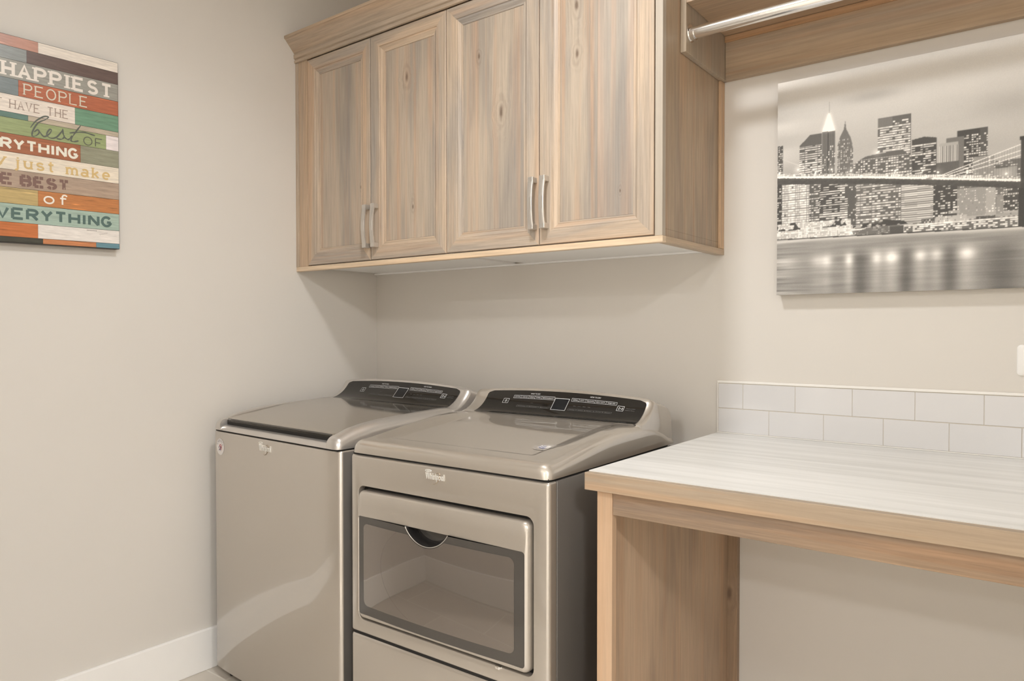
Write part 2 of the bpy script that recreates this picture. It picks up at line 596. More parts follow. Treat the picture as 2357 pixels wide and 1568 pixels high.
# stiles beside the doors
put('face_stile', local(bxs((0.017, 0.0705, -D + 0.0005, -D + 0.021, ZR + 0.0005, ZT))), wood('stile_alder', 'Z', 15, base=(197, 163, 129), streak=0.3), units[0], bevel=0.001)
put('scribe_strip', local(bxs((0.0005, 0.0165, -D - 0.003, -D + 0.021, ZR + 0.0005, 2.2690))), wood('scribe_alder', 'Z', 16, base=(196, 168, 138), streak=0.3), units[0], bevel=0.001)
put('face_stile', local(bxs((1.5585, W + 0.0005, -D + 0.0005, -D + 0.021, ZR + 0.0005, ZT))), wood('stile_alder_right', 'Z', 17, base=(190, 170, 146), grey=(178, 158, 136), streak=0.3, warmth=0.1, line=0.1), units[1], bevel=0.001)
put('scribe_strip', local(bxs((W + 0.0005, W + 0.0090, -0.031, -0.0005, ZR + 0.0005, 1.978))), warm_wood, units[1], bevel=0.001)

for di, (x0, x1, hx, sd, kn, seams, (fl, fri)) in enumerate(doors):
    u = units[0] if di < 2 else units[1]
    bm, ins = door_mesh(x0, x1, ZR + 0.004, 2.2665, fr=(fl, fri, 0.041, 0.040))
    dd = put('door', local(bm), [wood('door_stile_alder_%d' % di, 'Z', 20 + sd, base=(200, 170, 139), grey=(164, 148, 131), warm=(206, 158, 116), streak=0.6, line=0.26),
                          wood('door_rail_alder_%d' % di, 'X', 30 + sd, base=(200, 170, 139), grey=(164, 148, 131), warm=(206, 158, 116), streak=0.6, line=0.26)], u)
    base = (188, 164, 138)
    pm = [wood('door_panel_alder_%d' % di, 'Z', 40 + sd, base=base, grey=(156, 140, 123), warm=(204, 152, 110), streak=0.62, warmth=0.50, line=0.20,
               knots=[(a, b - ZR, c) for a, b, c in kn])]
    bm = bmesh.new()
    xs = [ins[0]] + seams + [ins[1]]
    for i in range(len(xs) - 1):
        box(bm, xs[i], xs[i + 1] - (0.0003 if i < len(xs) - 2 else 0), -D + 0.0110, -D + 0.018, ins[2], ins[3], min(i, 1))
    if seams:
        pm.append(wood('door_panel_alder_right_board', 'Z', 55, base=(194, 172, 148), grey=(154, 139, 123), warm=(204, 160, 126), streak=0.6, warmth=0.45,
                       knots=[(1.448, 1.60 - ZR, 0.004)], line=0.16))
    put('door_panel', local(bm), pm, dd)
    handle(dd, hx, (1.588 if di < 2 else 1.591) - ZR)

# light rail under the doors, wrapping round the right end
t = empty('light_rail', 'narrow wooden rail running along the bottom edge of the wall cabinets', 'trim', (0, 0, ZB))
put('front_rail', bxs((0.0005, W + 0.003, -D - 0.002, -D + 0.019, 0, ZR - ZB)), rail_wood, t, bevel=0.0012)
bm = bmesh.new()
v = [bm.verts.new(p) for z in (0, ZR - ZB) for p in ((W - 0.018, -D + 0.0195, z), (W + 0.003, -D + 0.0195, z), (W + 0.0095, -0.0005, z), (W - 0.018, -0.0005, z))]
for f in ((0, 3, 2, 1), (4, 5, 6, 7), (0, 1, 5, 4), (1, 2, 6, 5), (2, 3, 7, 6), (3, 0, 4, 7)):
    bm.faces.new([v[i] for i in f])
put('side_rail', bm, wood('side_rail_alder', 'Y', 18, base=(196, 164, 129), streak=0.35), t, bevel=0.0012)
put('back_ledge', bxs((0.0005, W - 0.0185, -0.012, -0.0005, ZR - ZB - 0.006, ZR - ZB)), M['white'], t)

# crown moulding with a mitred return
prof = [(0.4214, 2.2700), (0.4275, 2.2715), (0.4285, 2.2790), (0.4245, 2.2815), (0.4245, 2.2850), (0.4300, 2.2880), (0.4310, 2.3015), (0.4270, 2.3035), (0.4275, 2.3065),
        (0.4440, 2.3240), (0.4700, 2.3515), (0.4735, 2.3530), (0.4740, 2.3630), (0.4214, 2.3630)]
crown = empty('crown_moulding', 'angled wooden crown moulding along the top of the wall cabinets', 'moulding', (0, 0, 2.27))
crown_wood = wood('crown_alder', 'X', 19, base=(192, 163, 133), grey=(174, 153, 130), streak=0.45)
bm = bmesh.new()
loft(bm, [[(0.0006, -p, z - 2.27) for p, z in prof], [(W + (p - D), -p, z - 2.27) for p, z in prof]], True, True, True)
put('front_length', bm, crown_wood, crown)
bm = bmesh.new()
loft(bm, [[(W + (p - D), -p, z - 2.27) for p, z in prof], [(W + (p - D), -0.0006, z - 2.27) for p, z in prof]], True, True, True)
put('side_return', bm, wood('crown_return_alder', 'Y', 191, base=(192, 163, 133), grey=(174, 153, 130), streak=0.45), crown)

# ================================================================== HANGING SHELF AND ROD
sh = empty('wall_shelf', 'stained wood shelf with deep back cleat beside the wall cabinet, above the canvas picture', 'shelf', (W, 0, 1.979))
shw = wood('shelf_side_alder', 'Z', 61, base=(180, 156, 128), grey=(162, 146, 126), warm=(190, 152, 116), streak=0.5)
cleatw = wood('shelf_cleat_alder', 'X', 62, base=(186, 156, 124), grey=(164, 142, 118), warm=(190, 148, 112), streak=0.55, line=0.18)
z0 = 1.979
put('side_panel', bxs((0.0010, 0.0175, -0.311, -0.0005, 0, 0.42)), shw, sh, bevel=0.001)
put('shelf_board', bxs((0.018, XR - W - 0.0005, -0.311, -0.0005, 0.1325, 0.1515)), wood('shelf_board_alder', 'X', 63, base=(184, 150, 116), grey=(168, 140, 112), streak=0.4), sh, bevel=0.001)
put('back_cleat', bxs((0.018, XR - W - 0.0005, -0.0205, -0.0005, 0, 0.132)), cleatw, sh, bevel=0.001)
put('ledger_strip', bxs((0.018, XR - W - 0.0005, -0.0275, -0.021, 0.1135, 0.1315)), wood('ledger_alder', 'X', 64, base=(186, 140, 98), grey=(170, 128, 92), streak=0.3), sh, bevel=0.0008)
rod = empty('closet_rod', 'bright chrome hanging rod under the wooden shelf', 'rod', (W + 0.018, -0.285, 2.035))
bm = bmesh.new()
tube(bm, [(0.004, 0, 0), (XR - W - 0.02, 0, 0)], 0.0165, 28)
put('rod', bm, M['chrome'], rod, smooth=50)
bm = bmesh.new()
# open cup that holds the end of the rod
n = 14
for (xa, xb) in ((0.0003, 0.0025),):
    loops = []
    for xx in (xa, xb):
        loops.append([(xx, 0.024 * math.cos(a), 0.024 * math.sin(a) if math.sin(a) < 0 else 0.026 * math.sin(a)) for a in [2 * math.pi * k / 24 for k in range(24)]])
    loft(bm, loops, True, True, True)
arc_o, arc_i = [], []
loopsA = []
for k in range(n + 1):
    a = math.pi + math.pi * k / n
    c, s_ = math.cos(a), math.sin(a)
    loopsA.append([(0.0025, 0.0202 * c, 0.0202 * s_), (0.0155, 0.0202 * c, 0.0202 * s_), (0.0155, 0.0172 * c, 0.0172 * s_), (0.0025, 0.0172 * c, 0.0172 * s_)])
loft(bm, loopsA, True, True, True)
put('rod_socket', bm, M['chrome'], rod, smooth=40)

# ================================================================== TABLE / FOLDING COUNTER
tb = empty('folding_table', 'built-in wood folding table with white laminate top right of the dryer', 'table', (1.5741, 0, 0))
TX = XR - 1.5741 - 0.001
TY = -0.7796
put('laminate_top', bxs((0.0, TX, TY, -0.0005, 0.8536, 0.8940)), [M['laminate']], tb)
put('edge_band', bxs((-0.0005, TX, TY - 0.019, TY - 0.0002, 0.8532, 0.8922)), wood('edge_band_alder', 'X', 71, base=(174, 146, 116), grey=(158, 138, 116), warm=(196, 144, 98), streak=0.45, warmth=0.6, line=0.16), tb, bevel=0.001)
put('apron', bxs((0.0602, TX, TY + 0.0015, TY + 0.0205, 0.8002, 0.8530)), wood('apron_alder', 'X', 72, base=(163, 131, 101), grey=(136, 114, 95), warm=(178, 126, 84), streak=0.6, warmth=0.6, line=0.28), tb, bevel=0.001)
put('leg_stile', bxs((0.0214, 0.0598, TY, TY + 0.020, 0.0005, 0.8530)), wood('leg_stile_alder', 'Z', 73, base=(199, 160, 124), grey=(188, 154, 121), warm=(206, 156, 114), streak=0.2, line=0.1), tb, bevel=0.001)
put('end_panel', bxs((0.0214, 0.0390, TY + 0.0205, -0.0225, 0.0005, 0.8530)), wood('end_panel_alder', 'Z', 74, base=(196, 161, 127), grey=(160, 132, 106), warm=(200, 150, 108), streak=0.55, line=0.16), tb)
put('wall_stile', bxs((0.0206, 0.0700, -0.022, -0.0005, 0.0005, 0.8530)), wood('wall_stile_alder', 'Z', 75, base=(166, 132, 100), grey=(144, 118, 94), warm=(166, 118, 80), streak=0.5, knots=[(0.045, 0.40, 0.014)]), tb, bevel=0.001)

# ================================================================== BACKSPLASH
bs = empty('tile_backsplash', 'two-row white subway tile backsplash on the wall behind the folding table', 'backsplash', (1.5741, 0, 0.8945))
put('grout_bed', bxs((0.0015, TX, -0.0087, -0.0004, 0.0, 0.1545)), M['grout'], bs)
bm = bmesh.new()
gp = 0.0013
for row, (za, zb, j) in enumerate(((0.0025, 0.0755, 1.7325), (0.0775, 0.1530, 1.6537))):
    x = 0.0020
    xj = j - 1.5741
    while x < TX - 0.01:
        xe = min(xj, TX)
        box(bm, x + gp * 0.5, xe - gp * 0.5, -0.0100, -0.0072, za, zb)
        x = xe
        xj += 0.1545
put('tiles', bm, M['tile'], bs, bevel=0.0009, seg=2)
bm = bmesh.new()
box(bm, 0.0, TX, -0.0112, -0.0004, 0.1548, 0.1622)
box(bm, -0.0012, 0.0014, -0.0108, -0.0004, 0.0, 0.1622)
put('edge_trim', bm, M['caulk'], bs, bevel=0.0014, label='white edge trim around the tiles')
put('caulk_line', bxs((0.0, TX, -0.0135, -0.0100, 0.0, 0.0024)), M['caulk'], bs)

# ================================================================== OUTLET
ou = empty('wall_outlet', 'white wall outlet at the right edge, above the tile backsplash', 'outlet', (2.396, 0, 1.138))
bm = bmesh.new()
loft(bm, [[(x, y, z) for x, z in rr(-0.058 + i, 0.058 - i, -0.0385 + i, 0.0385 - i, 0.010)] for y, i in ((-0.0003, 0.0), (-0.0035, 0.0), (-0.0060, 0.003))], True, True, True)
put('cover_plate', bm, M['plate'], ou, smooth=35)
for cx in (-0.020, 0.020):
    bm = bmesh.new()
    loft(bm, [[(cx + x, y, z) for x, z in rr(-0.0145, 0.0145, -0.017, 0.017, 0.009)] for y in (-0.0058, -0.0078)], True, True, True)
    rc = put('receptacle', bm, M['plate'], ou, smooth=35)
    bm = bmesh.new()
    for (dx, dz) in ((-0.004, -0.006), (-0.004, 0.006)):
        box(bm, cx + dx - 0.004, cx + dx + 0.004, -0.0081, -0.0077, dz - 0.001, dz + 0.001)
    box(bm, cx + 0.005, cx + 0.009, -0.0081, -0.0077, -0.002, 0.002)
    put('slots', bm, M['slot'], rc)

# ================================================================== APPLIANCES
def surf_pt(bz, zt, c, L):
    """point on the concave console face: bz in 0..1 from the deck up"""
    p0, p1 = (0.468, 0.9465), (0.525, 0.955)

    def f(a, v, off=0.0):
        p2 = (0.558, zt - 0.016 * ((a - L / 2) / (L / 2)) ** 2)
        b = (1 - v) ** 2 * p0[0] + 2 * v * (1 - v) * p1[0] + v * v * p2[0]
        z = (1 - v) ** 2 * p0[1] + 2 * v * (1 - v) * p1[1] + v * v * p2[1]
        db = 2 * (1 - v) * (p1[0] - p0[0]) + 2 * v * (p2[0] - p1[0])
        dz = 2 * (1 - v) * (p1[1] - p0[1]) + 2 * v * (p2[1] - p1[1])
        l = math.hypot(db, dz)
        return (a, b - dz / l * off, z + db / l * off)
    return f


def console(parent, L, zt, a0, a1, what, how, bw, bh, sx):
    f = surf_pt(None, zt, 0, L)
    # ---- housing
    bm = bmesh.new()
    st = [0.0, 0.001, 0.003, 0.007, 0.012, 0.018, 0.026] + [0.026 + (L - 0.052) * k / 24 for k in range(1, 25)]
    st += [L - x for x in (0.018, 0.012, 0.007, 0.003, 0.001, 0.0)]
    r = 0.026
    loops = []
    for a in st:
        d = min(a, L - a)
        i = 0.0 if d >= r else r - math.sqrt(max(0, r * r - (r - d) ** 2))
        k = 1 - i * 0.62 / 0.12
        pts = [(0.470, 0.918)] + [f(a, v)[1:] for v in [q / 12 for q in range(13)]]
        t = f(a, 1.0)
        pts += [(t[1] + 0.004, t[2] + 0.0015), (t[1] + 0.010, t[2] + 0.0015), (t[1] + 0.022, t[2] - 0.004), (0.640, 0.992), (0.668, 0.980), (0.682, 0.968), (0.690, 0.945), (0.698, 0.885), (0.698, 0.868), (0.50, 0.868)]
        loops.append([(0.004 + a * (L - 0.008) / L, 0.62 + (b - 0.62) * k, 0.90 + (z - 0.90) * k if z > 0.90 else z) for b, z in pts])
    loft(bm, loops, True, True, True)
    co = put('console', bm, M['silver'] if sx else M['metal'], parent, smooth=38)
    # ---- curved black glass
    bm = bmesh.new()
    v0, v1, rc = 0.015, 0.95, 0.10
    rows = []
    nv = 22
    for q in range(nv + 1):
        v = v0 + (v1 - v0) * q / nv
        e = 0.0
        if v > v1 - rc:
            tt = (v - (v1 - rc)) / rc
            e = 0.022 * (1 - math.sqrt(max(0, 1 - tt * tt)))
        rows.append([f(a0 + e + (a1 - a0 - 2 * e) * k / 30, v, 0.0012) for k in range(31)])
    loft(bm, rows, closed=False)
    fc = put('control_panel', bm, M['gloss'], co, smooth=60, label='black glass control panel')
    # hinge line where the face meets the deck
    bm = bmesh.new()
    loft(bm, [[(a, 0.466, 0.9395), (a, 0.4665, 0.9455), (a, 0.474, 0.9462), (a, 0.474, 0.9395)] for a in (a0 - 0.004, a1 + 0.004)], True, True, True)
    put('hinge_strip', bm, M['gap'], co)
    # ---- printed marks
    pb = bmesh.new()
    pds = [bmesh.new() for _ in range(3)]

    def line(bm, x0, v0, x1, v1, w=0.0009):
        wv = w / 0.118
        if abs(x1 - x0) < 1e-6:
            L_ = [[(x0 - w / 2, v) for v in (v0, v1)], [(x0 + w / 2, v) for v in (v0, v1)]]
        else:
            n = 8
            L_ = [[(x0 + (x1 - x0) * k / n, v0 - wv / 2 + 0) for k in range(n + 1)], [(x0 + (x1 - x0) * k / n, v0 + wv / 2) for k in range(n + 1)]]
        loft(bm, [[f(a, v, 0.0019) for a, v in R] for R in L_], closed=False)

    def rect(bm, x0, x1, v0, v1, w=0.0009):
        line(bm, x0, v0, x1, v0, w)
        line(bm, x0, v1, x1, v1, w)
        line(bm, x0, v0, x0, v1, w)
        line(bm, x1, v0, x1, v1, w)

    def txt(bm, s, x0, x1, v0, v1):
        text_on(bm, s, x0, x1, v0, v1, lambda a, v: f(a, v, 0.0019))

    k = L / 0.6727
    X_ = lambda a: a * k
    txt(pb, what, X_(0.242), X_(0.279), 0.850, 0.885)
    txt(pb, how, X_(0.463), X_(0.500), 0.865, 0.900)
    for names, xa, xb, va, vb in ((bw, 0.179, 0.338, 0.735, 0.815), (bh, 0.401, 0.558, 0.735, 0.815)):
        wts = [len(n) + 2.2 for n in names]
        x = xa
        rect(pb, X_(xa), X_(xb), va, vb, 0.0008)
        for n, wt in zip(names, wts):
            xe = x + (xb - xa) * wt / sum(wts)
            if xe < xb - 1e-4:
                line(pb, X_(xe), va, X_(xe), vb, 0.0008)
            txt(pb, n, X_(x) + 0.004, X_(xe) - 0.004, va + 0.024, vb - 0.024)
            x = xe
    rect(pb, X_(0.341), X_(0.393), 0.415, 0.785, 0.0013)
    rect(pb, X_(0.143), X_(0.1645), 0.56, 0.71, 0.0011)
    rect(pb, X_(0.564), X_(0.5855), 0.575, 0.725, 0.0012)
    # power ring and start arrow
    ring = [(X_(0.1538) + 0.0042 * math.cos(t), 0.635 + 0.036 * math.sin(t)) for t in [2 * math.pi * q / 20 for q in range(20)]]
    ring2 = [(X_(0.1538) + 0.0030 * math.cos(t), 0.635 + 0.026 * math.sin(t)) for t in [2 * math.pi * q / 20 for q in range(20)]]
    loft(pb, [[f(a, v, 0.0019) for a, v in R] for R in (ring, ring2)])
    line(pb, X_(0.1538), 0.635, X_(0.1538), 0.675, 0.0009)
    c = 0.571
    tri = [(X_(c - 0.002), 0.605), (X_(c - 0.002), 0.695), (X_(c + 0.006), 0.65)]
    tri2 = [(X_(c - 0.0008), 0.622), (X_(c - 0.0008), 0.678), (X_(c + 0.0042), 0.65)]
    loft(pb, [[f(a, v, 0.0019) for a, v in R] for R in (tri, tri2)])
    for q in (0.0085, 0.0105):
        line(pb, X_(c + q), 0.615, X_(c + q), 0.685, 0.0010)
    # lower dim touch labels
    for pd, xa, xb, n in ((pds[0], 0.206, 0.335, 3), (pds[1], 0.401, 0.554, 5)):
        for q in range(n):
            x0, x1 = xa + (xb - xa) * q / n, xa + (xb - xa) * (q + 1) / n
            rect(pd, X_(x0 + 0.001), X_(x1 - 0.001), 0.44, 0.495, 0.0007)
            txt(pd, ('Wrinkle', 'Steam', 'Sensor', 'Temp', 'Time')[q], X_(x0) + 0.006, X_(x1) - 0.006, 0.452, 0.484)
    for pd, n, x in ((pds[1], 'On', 0.415), (pds[1], 'Low', 0.432), (pds[1], 'Med', 0.449), (pds[1], 'High', 0.466), (pds[0], 'Damp', 0.255)):
        txt(pd, n, X_(x), X_(x) + 0.009, 0.585, 0.612)
    txt(pds[2], 'Touch to Start', X_(0.592), X_(0.622), 0.66, 0.69)
    txt(pds[2], 'Hold to Pause', X_(0.592), X_(0.622), 0.60, 0.63)
    put('printed_labels', pb, M['print'], fc, label='white printed button outlines and words')
    for pd, nm in zip(pds, ('cycle_labels', 'option_labels', 'start_hint')):
        put(nm, pd, M['print_dim'], fc, label='dim grey touch labels')
    bm = bmesh.new()
    loft(bm, [[f(X_(0.342 + 0.050 * q / 6), v, 0.0016) for q in range(7)] for v in [0.42 + 0.36 * i / 8 for i in range(9)]], closed=False)
    put('display', bm, M['screen'], fc, smooth=60)
    return co


def deck(parent, L, rim, cen, mat, recess=None, panel=None, depth=0.70):
    """pressed top: rounded edges, raised side rims, slightly sunken middle"""
    bs_ = [0, 0.0015, 0.004, 0.008, 0.013, 0.019, 0.026, 0.032, 0.040, 0.048, 0.056, 0.062, 0.066, 0.070, 0.074, 0.078, 0.084, 0.094] + [0.11 + 0.0175 * k for k in range(21)] + [0.475, 0.50, 0.56, 0.62, 0.66, 0.69, depth]
    half = [0, 0.0012, 0.004, 0.008, 0.013, 0.019, 0.026, 0.030, 0.034, 0.038, 0.042, 0.046, 0.050, 0.055, 0.060, 0.066, 0.074, 0.082, 0.088, 0.094, 0.100, 0.108]
    as_ = half + [0.12 + (L - 0.24) * k / 10 for k in range(11)] + [L - x for x in reversed(half)]
    rs, rf = 0.030, 0.022

    def h(a, b):
        d = min(a, L - a)
        R = interp(b, rim)
        z = R
        if recess:
            (e, fb, dp, bb) = recess
            t = smoothstep((d - e) / 0.004)
            if b < bb:
                t *= 1.0
            z = R - dp * t
        elif panel:
            e0, e1, f0, f1, dp = panel
            t = smoothstep((d - e0) / (e1 - e0))
            C = interp(b, cen)
            z = R + (C - R) * t
            z -= dp * smoothstep((d - e1 + 0.010) / 0.010) * smoothstep((b - f0) / (f1 - f0)) * (1 - smoothstep((b - 0.40) / 0.05))
        if d < rs:
            z -= rs - math.sqrt(max(0, rs * rs - (rs - d) ** 2))
        if b < rf:
            z -= rf - math.sqrt(max(0, rf * rf - (rf - b) ** 2))
        return max(z, 0.8685)

    rc = 0.022

    def pos(a, b):
        # round the front corners in plan
        d = min(a, L - a)
        ins = 0.0
        if b < rc:
            ins = rc - math.sqrt(max(0, rc * rc - (rc - b) ** 2))
        aa = a
        if ins > 0:
            s = max(0, 1 - d / 0.06)
            aa = a + (ins if a < L / 2 else -ins) * s
        return aa

    bm = bmesh.new()
    rows = []
    for b in bs_:
        row = [(pos(0, b), b, 0.868)] + [(pos(a, b), b, h(a, b)) for a in as_] + [(pos(L, b), b, 0.868)]
        rows.append(row)
    vs = loft(bm, rows, closed=False)
    # front skirt
    fr = [bm.verts.new((p[0], p[1], 0.868)) for p in rows[0]]
    for i in range(len(fr) - 1):
        try:
            bm.faces.new((vs[0][i], vs[0][i + 1], fr[i + 1], fr[i]))
        except ValueError:
            pass
    bmesh.ops.remove_doubles(bm, verts=bm.verts, dist=1e-5)
    return put('top_deck', bm, mat, parent, smooth=50), h


def badge(parent, a0, a1, z0, z1, y):
    bm = bmesh.new()
    V, F = text_tris('Whirlpool')
    text_on(bm, 'Whirlpool', a0, a1, z0 + (z1 - z0) * 0.14, z1 - (z1 - z0) * 0.16, lambda a, z: (a, y - 0.0022, z))
    ex = bmesh.ops.extrude_face_region(bm, geom=bm.faces[:])
    bmesh.ops.translate(bm, verts=[g for g in ex['geom'] if isinstance(g, bmesh.types.BMVert)], vec=(0, 0.0020, 0))
    # little ring over the W
    w, hgt = a1 - a0, z1 - z0
    cx, cz = a0 + w * 0.155, z1 - hgt * 0.015
    tube(bm, [(cx + w * 0.155 * math.cos(t), y - 0.0015, cz + hgt * 0.085 * math.sin(t)) for t in [2 * math.pi * k / 20 for k in range(21)]], 0.0011, 6)
    tube(bm, [(cx + w * 0.05 * math.cos(t), y - 0.0015, cz + hgt * 0.06 * math.sin(t)) for t in [2 * math.pi * k / 12 for k in range(13)]], 0.0008, 6)
    o = put('brand_badge', bm, M['badge'], parent, label='raised silver brand lettering')
    bm = bmesh.new()
    cx, cz = a0 + w * 0.56, z0 + hgt * 0.42
    pts = []
    for k in range(34):
        t = math.radians(-195 + 330 * k / 33)
        x, z = w * 0.30 * math.cos(t), hgt * 0.27 * math.sin(t)
        ca, sa = math.cos(0.95), math.sin(0.95)
        pts.append((cx + x * ca - z * sa * 1.0, y - 0.0006, cz + x * sa * 0.95 + z * ca))
    tube(bm, pts, [0.0004 + 0.0010 * math.sin(math.pi * k / 33) for k in range(34)], 6)
    put('swirl', bm, M['badge_dark'], o)


def star(cx, cy, r, n=5, rot=math.pi / 2):
    return [(cx + (r if k % 2 == 0 else r * 0.42) * math.cos(rot + math.pi * k / n), cy + (r if k % 2 == 0 else r * 0.42) * math.sin(rot + math.pi * k / n)) for k in range(2 * n)]


def poly(bm, pts, fn, mi):
    f = bm.faces.new([bm.verts.new(fn(*p)) for p in pts])
    f.material_index = mi


def disc(bm, r, fn, mi, n=36):
    poly(bm, [(r * math.cos(2 * math.pi * k / n), r * math.sin(2 * math.pi * k / n)) for k in range(n)], fn, mi)


def arc_letters(bm, word, r, fn, mi, t0, t1, h):
    for i, ch in enumerate(word):
        t = math.radians(t0 + (t1 - t0) * i / (len(word) - 1))
        V, F = text_tris(ch)
        wd = h * (0.35 if ch == 'I' else 0.8)
        vv = [bm.verts.new(fn((r + (y - 0.5) * h) * math.cos(t) + (x - 0.5) * wd * math.sin(t), (r + (y - 0.5) * h) * math.sin(t) - (x - 0.5) * wd * math.cos(t))) for x, y in V]
        for f in F:
            try:
                bm.faces.new([vv[k] for k in f]).material_index = mi
            except ValueError:
                pass


def washer_sticker(parent, ca, cz, r):
    bm = bmesh.new()
    P = lambda off: (lambda x, y: (ca + x, bow(ca + x) - off, cz + y))
    fn = P(0.0008)
    loft(bm, [[fn(r * math.cos(t), r * math.sin(t) * k) for k in (-1, 0, 1)] for t in [math.pi * q / 40 for q in range(41)]], closed=False, mi=0)
    arc_letters(bm, 'AMERICA', r * 0.76, P(0.0012), 3, 158, 22, r * 0.26)
    ring = lambda ra, rb, t0, t1, n=14: [(ra * math.cos(math.radians(t0 + (t1 - t0) * k / n)), ra * math.sin(math.radians(t0 + (t1 - t0) * k / n))) for k in range(n + 1)] + [(rb * math.cos(math.radians(t1 - (t1 - t0) * k / n)), rb * math.sin(math.radians(t1 - (t1 - t0) * k / n))) for k in range(n + 1)]
    sc_ = lambda pts, dx, dy, sx=1.0, sy=1.0: [(x * sx + dx, y * sy + dy) for x, y in pts]
    # star with waving red stripes
    poly(bm, star(-r * 0.06, -r * 0.16, r * 0.44), P(0.0012), 1)
    poly(bm, star(-r * 0.10, -r * 0.13, r * 0.20), P(0.0018), 0)
    for dy, rr_ in ((0.0, 0.42), (-0.22, 0.42), (-0.38, 0.34)):
        poly(bm, sc_(ring(r * rr_, r * (rr_ - 0.10), 150, 25), r * 0.14, r * (dy - 0.10)), P(0.0015), 2)
    put('round_sticker', bm, [M['st_white'], M['st_blue'], M['st_red'], M['st_grey']], parent, label='white round sticker with red and blue star')


def deck_sticker(parent, ca, cb, r, h):
    bm = bmesh.new()
    P = lambda off: (lambda x, y: (ca + x, cb + y, h(ca + x, cb + y) + off))
    disc(bm, r, P(0.0008), 0)
    arc_letters(bm, 'DESIGNED', r * 0.80, P(0.0012), 3, 165, 15, r * 0.2)
    arc_letters(bm, 'AMERICA', r * 0.80, P(0.0012), 3, 200, 340, r * 0.2)
    # flag: white stripes and a starred corner
    n = 10
    for i, (y0, y1) in enumerate(((0.20, 0.40), (-0.06, 0.12), (-0.32, -0.14))):
        for x0, x1 in ((-0.52, -0.32), (-0.26, -0.04), (0.02, 0.56)):
            pts = [(x0 + (x1 - x0) * k / n, y0 + 0.05 * math.sin(5 * (x0 + (x1 - x0) * k / n))) for k in range(n + 1)] + [(x1 - (x1 - x0) * k / n, y1 + 0.05 * math.sin(5 * (x1 - (x1 - x0) * k / n))) for k in range(n + 1)]
            poly(bm, [(x * r, y * r) for x, y in pts], P(0.0013), 1)
    pts = [(0.58 * math.cos(2 * math.pi * k / 24), 0.50 * math.sin(2 * math.pi * k / 24)) for k in range(24)]
    poly(bm, [(x * r, y * r) for x, y in pts], P(0.0010), 2)
    put('round_sticker', bm, [M['st_clear'], M['st_white'], M['st_blue'], M['st_grey']], parent, label='clear round sticker with a flag')


def cabinet_shell(parent, L, depth, z0, z1, mat_front, name, b0, r=0.014, bev=0.004):
    bm = bmesh.new()
    lp = lambda i, z: [(x, y, z) for x, y in rr(i, L - i, b0 + i, depth - i, (r, 0.004, 0.004, r))]
    loft(bm, [lp(bev, z0), lp(0, z0 + bev), lp(0, z1 - bev), lp(bev * 0.3, z1 - bev * 0.3), lp(bev, z1)], True, True, True)
    return put(name, bm, mat_front, parent, smooth=50)


# ---------------------------------------------------------------- washer
LW = 0.7125


def bow(x):
    # the front sheet rolls away gently towards both sides
    d = min(x, LW - x)
    return 0.0 if d > 0.13 else (0.013 if x > LW / 2 else 0.006) * ((0.13 - d) / 0.13) ** 2.2


A = math.radians(-2.6)
wa = empty('washing_machine', 'grey top-loading washing machine next to the left wall, dark glass lid', 'washing machine', (0.0672, -0.8215, 0), A)
LW = 0.7125
bm = bmesh.new()


xs_ = [0.012 * (1 - math.cos(math.radians(q * 15))) for q in range(7)] + [0.012 + (LW - 0.024) * q / 60 for q in range(1, 60)] + [LW - 0.012 * (1 - math.cos(math.radians(q * 15))) for q in range(6, -1, -1)]


def lp(i, z):
    out = []
    for x in xs_:
        d = min(x, LW - x)
        r = 0.0 if d > 0.012 else 0.012 - math.sqrt(max(0, 0.012 ** 2 - (0.012 - d) ** 2))
        out.append((i + x * (LW - 2 * i) / LW, bow(x) + r + i, z))
    return out + [(LW - i, 0.66 - i, z), (i, 0.66 - i, z)]


loft(bm, [lp(0.006, 0.030), lp(0, 0.036), lp(0, 0.859), lp(0.0008, 0.8615), lp(0.003, 0.8632)], True, True, True)
wc = put('cabinet', bm, [M['metal'], M['side']], wa, smooth=50)
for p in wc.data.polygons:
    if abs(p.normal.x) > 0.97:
        p.material_index = 1  # washer sides get the darker grey, gap shade put into the colour
put('seam', bxs((0.008, LW - 0.008, 0.008, 0.64, 0.8625, 0.870)), M['gap'], wa)
for x in (0.05, LW - 0.05):
    for y in (0.05, 0.60):
        bm = bmesh.new()
        loft(bm, [[(x + 0.018 * math.cos(t), y + 0.018 * math.sin(t), z) for t in [2 * math.pi * k / 16 for k in range(16)]] for z in (0.0005, 0.031)], True, True, True)
        put('foot', bm, M['black'], wa, smooth=40)
rimW = [(0.0, 0.9035), (0.024, 0.9055), (0.07, 0.921), (0.12, 0.9305), (0.181, 0.9375), (0.319, 0.9445), (0.447, 0.9500), (0.50, 0.950), (0.60, 0.935), (0.66, 0.91), (0.70, 0.90)]
dk, hW = deck(wa, LW, rimW, rimW, M['silver'], recess=(0.046, 0.0, 0.0215, 0.46), depth=0.68)
bm = bmesh.new()
outl = rr(0.0475, LW - 0.0475, 0.0270, 0.4580, (0.012, 0.003, 0.003, 0.012))
